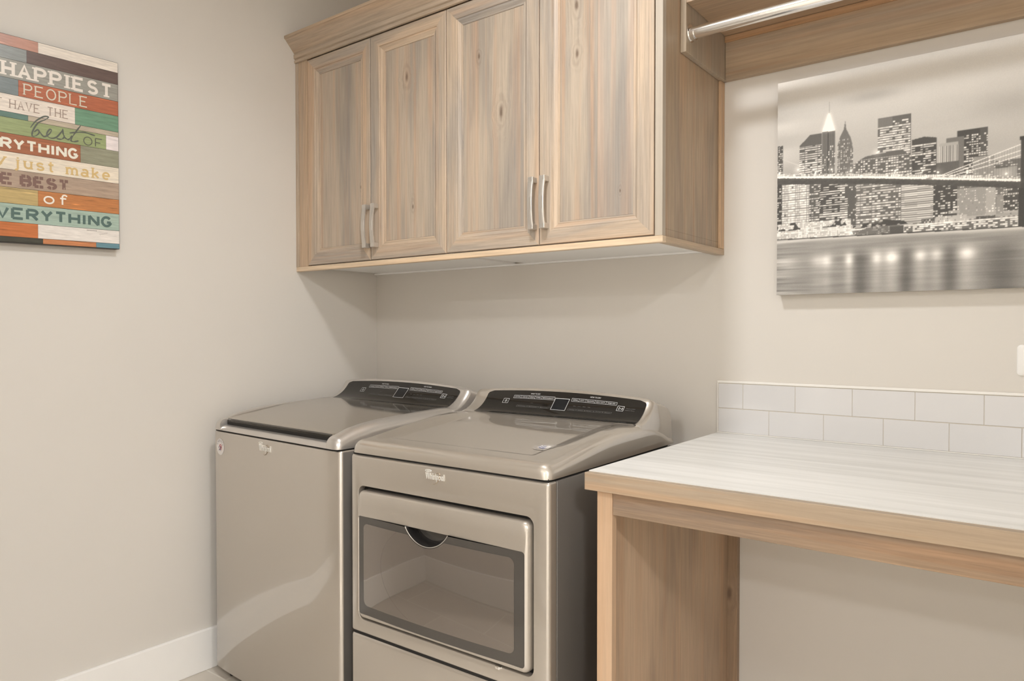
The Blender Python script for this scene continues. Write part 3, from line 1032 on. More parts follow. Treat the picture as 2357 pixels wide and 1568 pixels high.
# lid: gridded so it follows the crowned rim
bs_ = [0.0270, 0.030, 0.036, 0.05, 0.08, 0.12, 0.16, 0.20, 0.25, 0.30, 0.35, 0.40, 0.44, 0.458]
lidz = lambda b: interp(b, [(0.027, 0.9075), (0.07, 0.9165), (0.15, 0.9285), (0.25, 0.9395), (0.35, 0.9455), (0.458, 0.9500)])
loops = []
for b in bs_:
    e = 0.0
    if b < 0.042:
        t = (0.042 - b) / 0.015
        e = 0.010 * (1 - math.sqrt(max(0, 1 - t * t)))
    xa, xb = 0.0475 + e, LW - 0.0475 - e
    z = lidz(b)
    k = 0.0 if b > 0.029 else 0.0012
    loops.append([(xa, b, z - 0.0115), (xa, b, z - 0.0015), (xa + 0.0015, b, z - k)] + [(xa + 0.0015 + (xb - xa - 0.003) * q / 8, b, z - k) for q in range(1, 8)] + [(xb - 0.0015, b, z - k), (xb, b, z - 0.0015), (xb, b, z - 0.0115)])
loft(bm, loops, True, True, True)
lid = put('lid', bm, M['lid'], wa, smooth=35, label='tinted glass lid')
bm = bmesh.new()
loft(bm, [[(0.0585, 0.0262, 0.9022), (0.0585, 0.0262, 0.9068), (0.0585, 0.0292, 0.9068), (0.0585, 0.0292, 0.9022)], [(LW - 0.0585, 0.0262, 0.9022), (LW - 0.0585, 0.0262, 0.9068), (LW - 0.0585, 0.0292, 0.9068), (LW - 0.0585, 0.0292, 0.9022)]], True, True, True)
put('lid_edge', bm, M['frit'], lid, label='dark front edge of the lid')
put('lid_gap_shade', bxs((0.052, LW - 0.052, 0.0270, 0.0325, 0.872, 0.9021)), M['gap'], wa, label='black strip painting the shade in the gap under the lid')  # solid black strip stands in for the shade below the lid edge
console(wa, LW, 1.0245, 0.046, LW - 0.040, 'WHAT TO WASH', 'HOW TO WASH', ['COLORS', 'WHITES', 'DENIM', 'TOWELS', 'BEDDING/BULKY'], ['NORMAL', 'QUICK', 'DELICATE', 'HEAVY DUTY', 'CLEAN RINSE'], 1)
badge(wa, 0.303, 0.371, 0.814, 0.851, -0.0003)
washer_sticker(wa, 0.0490, 0.810, 0.0285)

# ---------------------------------------------------------------- dryer
A = math.atan2(-0.8317 + 0.8439, 1.5002 - 0.8276)
dr = empty('clothes_dryer', 'grey front-loading clothes dryer with smoked glass door between washer and folding table', 'dryer', (0.8276, -0.8439, 0), A)
LD = 0.6727
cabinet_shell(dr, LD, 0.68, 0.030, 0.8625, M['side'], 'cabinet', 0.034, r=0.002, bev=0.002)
put('seam', bxs((0.006, LD - 0.006, 0.006, 0.66, 0.8615, 0.870), (0.006, LD - 0.006, 0.028, 0.0345, 0.03, 0.8615), (0.006, LD - 0.006, 0.0045, 0.0345, 0.350, 0.366)), M['gap'], dr)
for x in (0.05, LD - 0.05):
    for y in (0.08, 0.60):
        bm = bmesh.new()
        loft(bm, [[(x + 0.018 * math.cos(t), y + 0.018 * math.sin(t), z) for t in [2 * math.pi * k / 16 for k in range(16)]] for z in (0.0005, 0.031)], True, True, True)
        put('foot', bm, M['black'], dr, smooth=40)
# upper front panel with the door opening
NR = 8
o0 = (0.0, LD, 0.3605, 0.8630)
op = (0.0312, 0.6290, 0.4005, 0.7775)
bm = bmesh.new()
L2 = lambda q, i, r, y: [(x, y, z) for x, z in rr(q[0] + i, q[1] - i, q[2] + i, q[3] - i, r, NR)]
loft(bm, [L2(o0, 0, 0.006, 0.030), L2(o0, 0, 0.006, 0.010), L2(o0, 0.0009, 0.006, 0.0055), L2(o0, 0.0028, 0.006, 0.0025), L2(o0, 0.0055, 0.006, 0.0008), L2(o0, 0.009, 0.006, 0.0),
          L2(op, -0.0016, 0.0225, 0.0), L2(op, -0.0005, 0.0215, 0.0004), L2(op, 0, 0.021, 0.0016), L2(op, 0, 0.021, 0.024)], True)
put('front_panel', bm, M['metal'], dr, smooth=50)
put('door_recess', bxs((0.0318, 0.6284, 0.0225, 0.0285, 0.4012, 0.7768)), M['gap'], dr)
bm = bmesh.new()
o1 = (0.0, LD, 0.032, 0.3555)
loft(bm, [L2(o1, 0, 0.006, 0.030), L2(o1, 0, 0.006, 0.010), L2(o1, 0.0009, 0.006, 0.0055), L2(o1, 0.0028, 0.006, 0.0025), L2(o1, 0.0055, 0.006, 0.0008), L2(o1, 0.009, 0.006, 0.0)], True, False, True)
put('lower_panel', bm, M['metal'], dr, smooth=50)
# door frame
do = (0.0366, 0.6222, 0.4080, 0.7662)
gl = (0.0385, 0.6112, 0.4222, 0.6960)
bm = bmesh.new()
dome = lambda x, z: 0.012 * (1 - ((x - 0.33) / 0.295) ** 2) * (1 - max(0.0, (abs(z - 0.575) - 0.02) / 0.30) ** 2)


def L3(q, i, r, y, k=0.0):
    return [(x, y - k * dome(x, z), z) for x, z in rr(q[0] + i, q[1] - i, q[2] + i, q[3] - i, r, 12)]


inner = (0.0385, 0.6112, 0.4222, 0.6960)
loft(bm, [L3(do, 0, 0.019, 0.0215), L3(do, 0, 0.019, 0.004), L3(do, 0.0006, 0.019, -0.0005), L3(do, 0.0022, 0.018, -0.0042, 0.2), L3(do, 0.0045, 0.017, -0.0070, 0.5), L3(do, 0.0075 if False else 0.0068, 0.016, -0.0085, 0.8)], True)
# face between the rounded edge and the window, gridded so that it keeps the bow
ed = L3(do, 0.0068, 0.016, -0.0085, 0.8)
wi = [(x, -0.0098 - 1.0 * dome(x, z), z) for x, z in rr(gl[0] + 0.0035, gl[1], gl[2], gl[3], 0.009, 12)]
mid = [tuple((a[k] * 0.5 + b[k] * 0.5) for k in range(3)) for a, b in zip(ed, wi)]
mid = [(x, -0.0092 - 0.95 * dome(x, z), z) for x, y, z in mid]
wb = [(x, y + 0.006, z) for x, y, z in wi]
loft(bm, [ed, mid, wi, wb], True)
bmesh.ops.remove_doubles(bm, verts=bm.verts, dist=1e-6)
door = put('door', bm, M['metal'], dr, smooth=55)
# window glass with a half-round notch for the grip
NC, NCR = (0.306, 0.7446), 0.088


def notch(a, r=NCR):
    d = abs(a - NC[0])
    return NC[1] - math.sqrt(r * r - d * d) if d < r else 9.0


def pane(x0, x1, z0, z1, r, off, nr=NCR, nx=70, nz=16):
    xs = sorted(set([x0 + r * (1 - math.cos(math.radians(90 * k / 6))) for k in range(7)] + [x1 - r * (1 - math.cos(math.radians(90 * k / 6))) for k in range(7)] +
                    [x0 + (x1 - x0) * k / nx for k in range(nx + 1)] + [NC[0] + nr * math.sin(math.radians(t)) for t in range(-60, 61, 4)]))
    cols = []
    for x in xs:
        e = 0.0
        if x < x0 + r:
            e = r - math.sqrt(max(0, r * r - (x0 + r - x) ** 2))
        elif x > x1 - r:
            e = r - math.sqrt(max(0, r * r - (x - x1 + r) ** 2))
        za, zb = z0 + e, min(z1 - e, notch(x, nr))
        cols.append([(x, -off - dome(x, za + (zb - za) * k / nz), za + (zb - za) * k / nz) for k in range(nz + 1)])
    bm = bmesh.new()
    loft(bm, cols, closed=False)
    return bm


win = put('door_window', pane(0.0424, 0.6108, 0.4226, 0.6956, 0.008, 0.0080), M['frit'], door, smooth=60, label='smoked glass window')
put('clear_glass', pane(0.0640, 0.5815, 0.4485, 0.6770, 0.016, 0.0086, nr=NCR + 0.004), M['smoke'], win, smooth=60)
# faint round ring of the inner door seen through the glass
bm = bmesh.new()
for ra, rb in ((0.215, 0.2175),):
    loops = []
    for k in range(61):
        t = math.radians(118 + 132 * k / 60)
        loops.append([(0.352 + q * math.cos(t) * 1.0, 0, 0.575 + q * math.sin(t) * 0.66) for q in (ra, rb)])
    loops = [[(x, -0.0087 - dome(x, z), z) for x, y, z in L_] for L_ in loops if 0.452 < L_[0][2] < 0.676 and min(p[0] for p in L_) > 0.066]
    loft(bm, loops, closed=False)
put('inner_ring', bm, M['drum'], win)
# grip pocket
arc = [NC[0] + 0.0742 * math.sin(math.radians(t)) for t in range(-90, 91, 5)]
bm = bmesh.new()
front = [(x, -0.0076 - dome(x, notch(x)), notch(x)) for x in arc]
loft(bm, [front, [(x, 0.004, z + 0.0006) for x, y, z in front], [(NC[0] + (x - NC[0]) * 0.93, 0.012, z + 0.002) for x, y, z in front], [(NC[0] + (x - NC[0]) * 0.80, 0.0125, 0.6965 - (0.6965 - z) * 0.78) for x, y, z in front]], closed=False)
put('grip_pocket', bm, M['pocket'], door, smooth=50, label='black half-round finger grip')
bm = bmesh.new()
loft(bm, [[(NC[0] + (x - NC[0]) * 0.80, 0.0120, 0.6965 - (0.6965 - z) * 0.78) for x, y, z in front], [(NC[0] + (x - NC[0]) * 0.80, 0.0120, 0.6985) for x, y, z in front]], closed=False)
put('grip_back', bm, M['frit'], door)
bm = bmesh.new()
tube(bm, [(x, y - 0.0009, z - 0.0008) for x, y, z in front], 0.0010, 8)
put('grip_rim', bm, M['nickel'], door, smooth=60)
bm = bmesh.new()
box(bm, 0.520, 0.534, -0.006, 0.003, 0.3955, 0.4035)
put('door_catch', bm, M['chrome'], dr, bevel=0.002, label='small bright door catch')

rimD = [(0.0, 0.902), (0.04, 0.905), (0.115, 0.915), (0.22, 0.930), (0.333, 0.943), (0.386, 0.946), (0.48, 0.946), (0.54, 0.943), (0.60, 0.928), (0.66, 0.902), (0.70, 0.895)]
cenD = [(0.0, 0.9015), (0.46, 0.9445), (0.56, 0.95), (0.70, 0.90)]
dk, hD = deck(dr, LD, rimD, cenD, M['metal'], panel=(0.045, 0.100, 0.066, 0.076, 0.0022), depth=0.68)
console(dr, LD, 1.024, 0.066, 0.651, 'WHAT TO DRY', 'HOW TO DRY', ['COTTONS', 'CASUALS', 'DENIM', 'TOWELS', 'BEDDING/BULKY'], ['NORMAL', 'QUICK', 'DELICATE', 'HEAVY DUTY', 'TIMED DRY'], 0)
badge(dr, 0.290, 0.354, 0.818, 0.850, -0.0003)
deck_sticker(dr, 0.557, 0.155, 0.031, hD)


# ================================================================== WORD SIGN ON THE LEFT WALL
SG = empty('wall_sign', 'colourful printed plank sign with words hanging on the left wall', 'sign', (0.0, -1.1112, 1.4716))
SW, SH_, SK = 0.605, 0.5922, 0.024     # width, height, slight hang of the board


def sp(u, w, off=0.0):
    return (0.030 + off, -u, w - SK * u)


bm = bmesh.new()
for (x0, x1, i) in ((0.0005, 0.0295, 0.0),):
    box(bm, x0, x1, -SW, 0, 0, SH_)
for v in bm.verts:
    v.co.z += SK * v.co.y
put('board', bm, M['board_edge'], SG, bevel=0.002, label='black-edged board')


class Ink:
    def __init__(self):
        self.bm = bmesh.new()
        self.cols = []

    def face(self, pts, c, off):
        m = sum(c) / 3
        c = tuple(min(250, 10 + m + (v - m) * 0.80) for v in c)
        ar = sum(pts[i][0] * pts[(i + 1) % len(pts)][1] - pts[(i + 1) % len(pts)][0] * pts[i][1] for i in range(len(pts)))
        if ar > 0:
            pts = pts[::-1]
        self.n = getattr(self, 'n', 0) + 1
        off += self.n * 4e-7
        f = self.bm.faces.new([self.bm.verts.new(sp(u, w, off)) for u, w in pts])
        self.cols.append((f, c))

    def rect(self, u0, u1, w0, w1, c, off=0.0):
        self.face([(u1, w0), (u0, w0), (u0, w1), (u1, w1)], c, off)

    def done(self, name, mat, parent):
        self.bm.faces.index_update()
        cl = [None] * len(self.cols)
        lay = self.bm.loops.layers.float_color.new('ink')
        for f, c in self.cols:
            for l in f.loops:
                l[lay] = rgb(*c)
        me = bpy.data.meshes.new(name)
        self.bm.to_mesh(me)
        self.bm.free()
        me.materials.append(mat)
        o = bpy.data.objects.new(name, me)
        o.parent = parent
        COL.objects.link(o)
        return o


pk = Ink()
rows = [0.5922, 0.5594, 0.5224, 0.4687, 0.4226, 0.3717, 0.3560, 0.3108, 0.2584, 0.2084, 0.1574, 0.1117, 0.0583, 0.0168, 0.0]
E_ = SW - 0.002
B_ = 0.0018
planks = [
    [(E_, 0.2253, (188, 128, 106)), (0.2253, B_, (226, 214, 200))],
    [(E_, 0.255, (132, 138, 136)), (0.255, B_, (98, 76, 70))],  # left stretch of this brown plank has glare painted into its colour
    [(E_, B_, (148, 146, 136))],
    [(E_, 0.2769, (112, 124, 126)), (0.2769, B_, (184, 92, 56))],
    [(E_, 0.1277, (226, 212, 198)), (0.1277, B_, (98, 148, 116))],
    [(E_, 0.2533, (86, 124, 112)), (0.2533, B_, (184, 168, 144))],
    [(E_, 0.0388, (146, 162, 104)), (0.0388, B_, (226, 214, 214))],
    [(E_, 0.1133, (166, 92, 56)), (0.1133, B_, (142, 142, 116))],
    [(E_, B_, (228, 214, 192))],
    [(E_, B_, (172, 146, 124))],
    [(E_, 0.2298, (190, 162, 98)), (0.2298, B_, (196, 116, 56))],
    [(E_, B_, (154, 180, 164))],
    [(E_, 0.2309, (204, 104, 44)), (0.2309, B_, (224, 216, 208))],
    [(E_, 0.2182, (60, 60, 50)), (0.2182, 0.0707, (200, 118, 66)), (0.0707, B_, (88, 138, 154))],
]
for i, segs in enumerate(planks):
    for j, (a, b, c) in enumerate(segs):
        top = rows[i] - (0.0006 if i else B_)
        bot = rows[i + 1] + (0.0004 if i < len(planks) - 1 else B_)
        n = 1 if a - b < 0.3 else 2
        pk.rect(b + (0.0004 if j < len(segs) - 1 else 0), a, bot, top, c, 0.0002)
        # board-to-board streaks in the print
        rnd = random.Random(i * 7 + j)
        sat = max(c) - min(c)
        for q in range(9 if sat > 70 else 4):
            w0 = bot + (top - bot) * rnd.random() * 0.96
            u1 = b + (a - b) * rnd.random()
            u0 = max(b + 0.001, u1 - 0.03 - 0.10 * rnd.random())
            if u1 - u0 < 0.01:
                continue
            k = 1 + (0.26 if sat > 70 else 0.08) * (rnd.random() * 2 - 1)
            w1 = min(top, w0 + 0.0008 + 0.003 * rnd.random())
            um = (u0 + u1) / 2
            pk.face([(u1, (w0 + w1) / 2), (um, w0), (u0, (w0 + w1) / 2), (um, w1)], tuple(max(0, min(255, v * k)) for v in c), 0.0003)
pk.done('plank_print', M['plank_ink'], SG)['label'] = 'print of painted wooden planks'

lt = Ink()


def stroke(pts, wd, c, off=0.0006, wfun=None):
    n = len(pts)
    L, R = [], []
    for i, (x, y) in enumerate(pts):
        x0, y0 = pts[max(0, i - 1)]
        x1, y1 = pts[min(n - 1, i + 1)]
        d = math.hypot(x1 - x0, y1 - y0) or 1
        nx, ny = -(y1 - y0) / d, (x1 - x0) / d
        w = (wd if wfun is None else wd * wfun(i / (n - 1))) / 2
        L.append((x + nx * w, y + ny * w))
        R.append((x - nx * w, y - ny * w))
    for i in range(n - 1):
        lt.face([(L[i][0], L[i][1]), (L[i + 1][0], L[i + 1][1]), (R[i + 1][0], R[i + 1][1]), (R[i][0], R[i][1])], c, off)


def arcp(cx, cy, rx, ry, t0, t1, n=14):
    return [(cx + rx * math.cos(math.radians(t0 + (t1 - t0) * k / n)), cy + ry * math.sin(math.radians(t0 + (t1 - t0) * k / n))) for k in range(n + 1)]


# stroke alphabet on a unit box
GL = {
    'A': [[(0, 0), (.5, 1), (1, 0)], [(.2, .36), (.8, .36)]],
    'B': [[(0, 0), (0, 1)], [(0, 1), (.5, 1)] + arcp(.55, .76, .38, .24, 90, -90)[1:] + [(0, .52)], [(0, .52), (.5, .52)] + arcp(.55, .26, .45, .26, 90, -90)[1:] + [(0, 0)]],
    'D': [[(0, 0), (0, 1)], [(0, 1), (.4, 1)] + arcp(.4, .5, .6, .5, 90, -90)[1:] + [(0, 0)]],
    'E': [[(0, 0), (0, 1)], [(0, 1), (1, 1)], [(0, .52), (.75, .52)], [(0, 0), (1, 0)]],
    'F': [[(0, 0), (0, 1)], [(0, 1), (1, 1)], [(0, .5), (.75, .5)]],
    'G': [arcp(.5, .5, .5, .5, 40, 330, 20) + [(1, .42)], [(.55, .42), (1, .42)]],
    'H': [[(0, 0), (0, 1)], [(1, 0), (1, 1)], [(0, .5), (1, .5)]],
    'I': [[(.5, 0), (.5, 1)]],
    'K': [[(0, 0), (0, 1)], [(1, 1), (0, .42)], [(.3, .6), (1, 0)]],
    'L': [[(0, 1), (0, 0), (1, 0)]],
    'N': [[(0, 0), (0, 1)], [(0, 1), (1, 0)], [(1, 0), (1, 1)]],
    'O': [arcp(.5, .5, .5, .5, 90, 450, 24)],
    'P': [[(0, 0), (0, 1)], [(0, 1), (.5, 1)] + arcp(.55, .74, .45, .26, 90, -90)[1:] + [(0, .48)]],
    'R': [[(0, 0), (0, 1)], [(0, 1), (.5, 1)] + arcp(.55, .75, .42, .25, 90, -90)[1:] + [(0, .5)], [(.45, .5), (1, 0)]],
    'S': [arcp(.5, .75, .42, .25, 25, 270, 16) + arcp(.5, .25, .46, .25, 90, -155, 16)[1:]],
    'T': [[(0, 1), (1, 1)], [(.5, 1), (.5, 0)]],
    'V': [[(0, 1), (.5, 0), (1, 1)]],
    'Y': [[(0, 1), (.5, .48)], [(1, 1), (.5, .48)], [(.5, .48), (.5, 0)]],
    "'": [[(.5, 1), (.4, .75)]],
    'a': [[(.85, .62), (.85, 0)], arcp(.45, .42, .40, .26, 130, -10, 10)[:0] + arcp(.48, .48, .37, .22, 150, 0, 8), arcp(.42, .18, .40, .18, 0, 360, 16)],
    'e': [[(.05, .34), (.95, .34)] + arcp(.5, .34, .45, .34, 0, 310, 18)],
    'f': [arcp(.65, .80, .30, .20, 20, 180, 8) + [(.35, 0)], [(.05, .64), (.85, .64)]],
    'h': [[(.1, 0), (.1, 1)], arcp(.5, .38, .40, .28, 180, 0, 10) + [(.9, 0)]],
    'j': [[(.6, .66), (.6, -.10)] + arcp(.3, -.10, .30, .18, 0, -130, 8)[1:], [(.6, .82), (.6, .94)]],
    'k': [[(.1, 0), (.1, 1)], [(.85, .66), (.1, .26)], [(.35, .38), (.9, 0)]],
    'm': [[(.05, 0), (.05, .66)], arcp(.28, .42, .23, .24, 180, 0, 8) + [(.51, 0)], arcp(.73, .42, .22, .24, 180, 0, 8) + [(.95, 0)]],
    'o': [arcp(.5, .34, .46, .34, 90, 450, 20)],
    's': [arcp(.5, .50, .36, .16, 20, 270, 10) + arcp(.5, .17, .40, .17, 90, -160, 10)[1:]],
    't': [[(.45, .95), (.45, .14)] + arcp(.65, .14, .20, .14, 180, 320, 6)[1:], [(.05, .66), (.9, .66)]],
    'u': [[(.1, .66), (.1, .26)] + arcp(.5, .26, .40, .26, 180, 360, 10)[1:] + [(.9, .66)], [(.9, .3), (.9, 0)]],
    'y': [[(.05, .66), (.5, 0)], [(.95, .66), (.5, 0), (.3, -.28), (.05, -.28)]],
}
WIDE = {'I': .30, "'": .3, 'M': 1.2, 'j': .6, 't': .7, 'f': .7, ' ': .55, 'm': 1.35, 'O': 1.1}


def words(s, u0, u1, w0, w1, c, wd, serif=0.0, gap=0.30, off=0.0006, stencil=None):
    """letters from u0 (left) down to u1 (right); w0 baseline, w1 cap height"""
    tot = sum(WIDE.get(ch, .9) for ch in s) + gap * (len(s) - 1)
    k = (u0 - u1) / tot
    h = w1 - w0
    u = u0
    for ch in s:
        lw = WIDE.get(ch, .9) * k
        if ch != ' ':
            for st in GL[ch]:
                pts = [(u - lw * (0.06 + 0.88 * x), w0 + wd * 0.5 + (h - wd) * y) for x, y in st]
                stroke(pts, wd, c, off)
                off += 2e-6
                if serif:
                    for e, nb in ((0, 1), (-1, -2)):
                        x, y = st[e]
                        if y in (0, 0.66, 1) and abs(st[nb][0] - x) < 0.55 and abs(st[nb][1] - y) > 0.2:
                            px, py = pts[e]
                            stroke([(px + serif, py), (px - serif, py)], wd * 0.55, c, off)
                if not serif and len(pts) > 2:
                    pass
            if stencil:
                lt.rect(u - lw * 0.56, u - lw * 0.47, w0 - 0.0005, w0 + h * 0.30, stencil, off + 0.0003)
                lt.rect(u - lw * 0.56, u - lw * 0.47, w0 + h * 0.70, w1 + 0.0005, stencil, off + 0.0003)
        u -= lw + gap * k


words('HAPPIEST', 0.3163, 0.0222, 0.4735, 0.5170, (224, 214, 203), 0.0085, serif=0.0085, gap=0.38)
words('THE', 0.50, 0.375, 0.4735, 0.5170, (224, 214, 203), 0.0085, serif=0.0085, gap=0.38)
words('PEOPLE', 0.2638, 0.0925, 0.4290, 0.4622, (206, 200, 178), 0.0036, serif=0.0040)
words("DON'T", 0.42, 0.317, 0.3828, 0.4085, (152, 128, 112), 0.0022, serif=0.003)
words('HAVE THE', 0.2998, 0.1469, 0.3828, 0.4085, (152, 128, 112), 0.0024, serif=0.003)
words('OF', 0.1056, 0.0498, 0.3135, 0.3410, (88, 92, 76), 0.0030)
words('EVERYTHING', 0.418, 0.1218, 0.2655, 0.2985, (226, 222, 204), 0.0072, gap=0.24)
words('they', 0.45, 0.309, 0.2190, 0.2550, (212, 176, 106), 0.0052, serif=0.0045)
words('just', 0.2900, 0.1860, 0.2155, 0.2500, (212, 176, 106), 0.0054, serif=0.0046)
words('make', 0.1554, 0.0285, 0.2150, 0.2490, (212, 176, 106), 0.0056, serif=0.0046)
words('TH', 0.395, 0.335, 0.1640, 0.1985, (122, 88, 78), 0.0085)
words('E', 0.3240, 0.2950, 0.1640, 0.1985, (122, 88, 78), 0.0085, stencil=(172, 146, 124))
words('BEST', 0.2740, 0.1480, 0.1640, 0.1985, (122, 88, 78), 0.0090, gap=0.26, serif=0.0, stencil=(172, 146, 124))
words('of', 0.2169, 0.1503, 0.1205, 0.1540, (232, 224, 212), 0.0046, gap=0.35)
words('EVERYTHING', 0.3720, 0.0256, 0.0665, 0.1015, (72, 102, 96), 0.0078, gap=0.26)
# small author line and a pencil signature
for q in range(7):
    lt.rect(0.0950 - q * 0.0043, 0.0950 - q * 0.0043 + 0.0030, 0.0514, 0.0542, (150, 142, 136), 0.0005)
stroke([(0.062 - 0.0014 * k, 0.0415 + 0.0035 * math.sin(k * 1.9) + 0.0004 * k) for k in range(18)], 0.0008, (168, 160, 154))
# script word
best = [[(1.3562, 1.8021), (1.3425, 1.824), (1.322, 1.842), (1.309, 1.8441), (1.318, 1.834), (1.3359, 1.8211), (1.3494, 1.7963), (1.3518, 1.7792), (1.341, 1.7828), (1.3338, 1.7935), (1.3378, 1.8003), (1.3467, 1.7916)],
        [(1.3331, 1.7964), (1.3214, 1.7839), (1.3075, 1.7945), (1.3014, 1.8069), (1.3070, 1.8075), (1.3143, 1.7908), (1.3036, 1.7833), (1.2875, 1.7899), (1.271, 1.8136)],
        [(1.271, 1.8181), (1.2699, 1.8049), (1.2671, 1.7942), (1.2754, 1.7857), (1.2875, 1.7854)],
        [(1.2671, 1.7942), (1.2560, 1.7890), (1.2450, 1.8030)],
        [(1.2208, 1.8393), (1.2379, 1.8118), (1.2486, 1.7891), (1.2403, 1.7863), (1.2276, 1.7913)],
        [(1.2525, 1.8095), (1.2146, 1.8205), (1.1802, 1.8174)]]


def spline(p, n=6):
    out = []
    for i in range(len(p) - 1):
        a, b, c, d = p[max(0, i - 1)], p[i], p[i + 1], p[min(len(p) - 1, i + 2)]
        for k in range(n):
            t = k / n
            out.append(tuple(0.5 * (2 * b[j] + (c[j] - a[j]) * t + (2 * a[j] - 5 * b[j] + 4 * c[j] - d[j]) * t * t + (3 * b[j] - a[j] - 3 * c[j] + d[j]) * t ** 3) for j in range(2)))
    return out + [p[-1]]


for i, l in enumerate(best):
    stroke(spline([(s - 1.1084, z - 1.4716 + 0.028 * (s - 1.1084)) for s, z in l]), 0.0034, (84, 90, 80), 0.0008 + i * 1e-5, wfun=lambda t: 0.55 + 0.75 * abs(math.sin(t * 9)))
lt.done('lettering', M['letter_ink'], SG)['label'] = 'painted words in many lettering styles'


# ================================================================== CANVAS PRINT
CV = empty('canvas_picture', 'large black and white canvas print of a night skyline and bridge on the back wall', 'picture', (1.762, 0, 1.3154))
CW, CH = 0.92, 0.615
put('canvas', bxs((0, CW, -0.0375, -0.0008, 0, CH)), M['canvas_side'], CV, bevel=0.002)
px = 0.00125
nx, ny = int(CW / px), int(CH / px)
gx, gy = np.meshgrid((np.arange(nx) + 0.5) * px, (np.arange(ny) + 0.5) * px)   # metres from left, from top
rng = np.random.default_rng(5)


def blur(a, r, axis=None):
    for ax in ((0, 1) if axis is None else (axis,)):
        for _ in range(2):
            k = max(1, int(r))
            pad = [(0, 0), (0, 0)]
            pad[ax] = (k + 1, k)
            c = np.cumsum(np.pad(a, pad, mode='edge'), axis=ax)
            n = a.shape[ax]
            hi = np.take(c, np.arange(2 * k + 1, 2 * k + 1 + n), axis=ax)
            lo = np.take(c, np.arange(0, n), axis=ax)
            a = (hi - lo) / (2 * k + 1)
    return a


def noise(rx, ry):
    n = rng.random((ny, nx))
    n = blur(blur(n, rx, 1), ry, 0)
    return (n - n.min()) / (n.max() - n.min())


def pmask(pts):
    m = np.zeros((ny, nx), bool)
    j = len(pts) - 1
    for i in range(len(pts)):
        (xi, yi), (xj, yj) = pts[i], pts[j]
        if yi != yj:
            m ^= ((yi > gy) != (yj > gy)) & (gx < (xj - xi) * (gy - yi) / (yj - yi) + xi)
        j = i
    return m


def rmask(x0, x1, y0, y1):
    return (gx >= x0) & (gx < x1) & (gy >= y0) & (gy < y1)


# tones are printed greys (0..1, display)
cl = noise(70, 14) * 0.7 + noise(26, 6) * 0.3
img = 0.80 - 0.12 * np.clip((gy - 0.10) / 0.20, 0, 1) + 0.26 * (cl - 0.5) - 0.10 * np.exp(-(((gx - 0.25) / 0.07) ** 2 + ((gy - 0.085) / 0.014) ** 2))
img -= 0.08 * np.exp(-(((gx - 0.56) / 0.08) ** 2 + ((gy - 0.16) / 0.03) ** 2))
glow = np.zeros((ny, nx))


def windows(m, dx, dy, p, lo, hi, fillx=0.7, filly=0.5, rowp=0.0, seed=0):
    r = np.random.default_rng(seed)
    ix = (gx / dx).astype(int)
    iy = (gy / dy).astype(int)
    lit = r.random((ny, nx))[:ix.max() + 400, :]
    tab = r.random((iy.max() + 2, ix.max() + 2))
    rt = r.random(iy.max() + 2)
    on = (tab[iy, ix] < p * 1.15) | (rt[iy] < rowp * 1.5)
    cell = ((gx / dx - ix) < min(0.98, fillx * 1.12)) & ((gy / dy - iy) < filly * 1.12)
    v = lo + 0.05 + (hi - lo) * r.random((iy.max() + 2, ix.max() + 2))[iy, ix]
    k = m & on & cell
    img[k] = v[k]


def bld(m, tone, dx=0.006, dy=0.0062, p=0.5, lo=0.7, hi=1.0, fx=0.75, fy=0.5, rowp=0.0, seed=0, grad=0.0):
    img[m] = tone + grad * (rng.random((ny, nx))[m] - 0.5)
    if p or rowp:
        windows(m, dx, dy, p, lo, hi, fx, fy, rowp, seed)


# far haze of low buildings
bld(rmask(0, CW, 0.30, 0.42), 0.40, 0.005, 0.006, 0.35, 0.6, 0.95, seed=3)
bld(rmask(0.001, 0.016, 0.183, 0.275), 0.28, 0.004, 0.006, 0.45, 0.6, 0.95, seed=1)
pb_ = [(0.062, 0.191), (0.091, 0.164), (0.122, 0.164), (0.123, 0.285), (0.062, 0.285)]
img[pmask(pb_)] = 0.34
windows(pmask(pb_) & (gy > 0.195), 0.007, 0.0062, 0.62, 0.75, 1.0, 0.85, 0.5, 0.12, 2)
for tri in ([(0.163, 0.290), (0.164, 0.205), (0.170, 0.183), (0.180, 0.162), (0.183, 0.140), (0.186, 0.163), (0.197, 0.187), (0.203, 0.211), (0.205, 0.290)],):
    m = pmask(tri)
    img[m] = 0.40
    windows(m & (gy > 0.19), 0.0042, 0.0056, 0.42, 0.6, 0.92, 0.5, 0.6, 0.0, 4)
m = rmask(0.124, 0.157, 0.161, 0.285)
img[m] = 0.38 + 0.12 * np.sin(gx * 1500)[m]
img[rmask(0.137, 0.143, 0.165, 0.285)] = 0.30
windows(m & (gy > 0.2), 0.005, 0.007, 0.25, 0.7, 1.0, 0.5, 0.5, 0, 5)
crown_ = pmask([(0.123, 0.161), (0.131, 0.137), (0.139, 0.111), (0.143, 0.111), (0.151, 0.14), (0.158, 0.163)])
img[crown_] = 0.93 + 0.07 * np.sin(gy * 1200)[crown_]
glow[crown_] += 0.5
img[rmask(0.1408, 0.1424, 0.080, 0.113)] = 0.62
m = rmask(0.265, 0.344, 0.149, 0.300)
img[m] = 0.36
img[rmask(0.265, 0.300, 0.149, 0.172)] = 0.44
windows(m & (gy > 0.172), 0.0075, 0.0062, 0.66, 0.72, 1.0, 0.92, 0.55, 0.30, 6)
windows(m & (gx > 0.300) & (gy > 0.160), 0.0052, 0.0062, 0.35, 0.6, 1.0, 0.8, 0.5, 0.0, 61)
img[rmask(0.344 - 0.0012, 0.344, 0.149, 0.3)] = 0.3
m = pmask([(0.346, 0.219), (0.375, 0.215), (0.402, 0.221), (0.402, 0.33), (0.346, 0.33)])
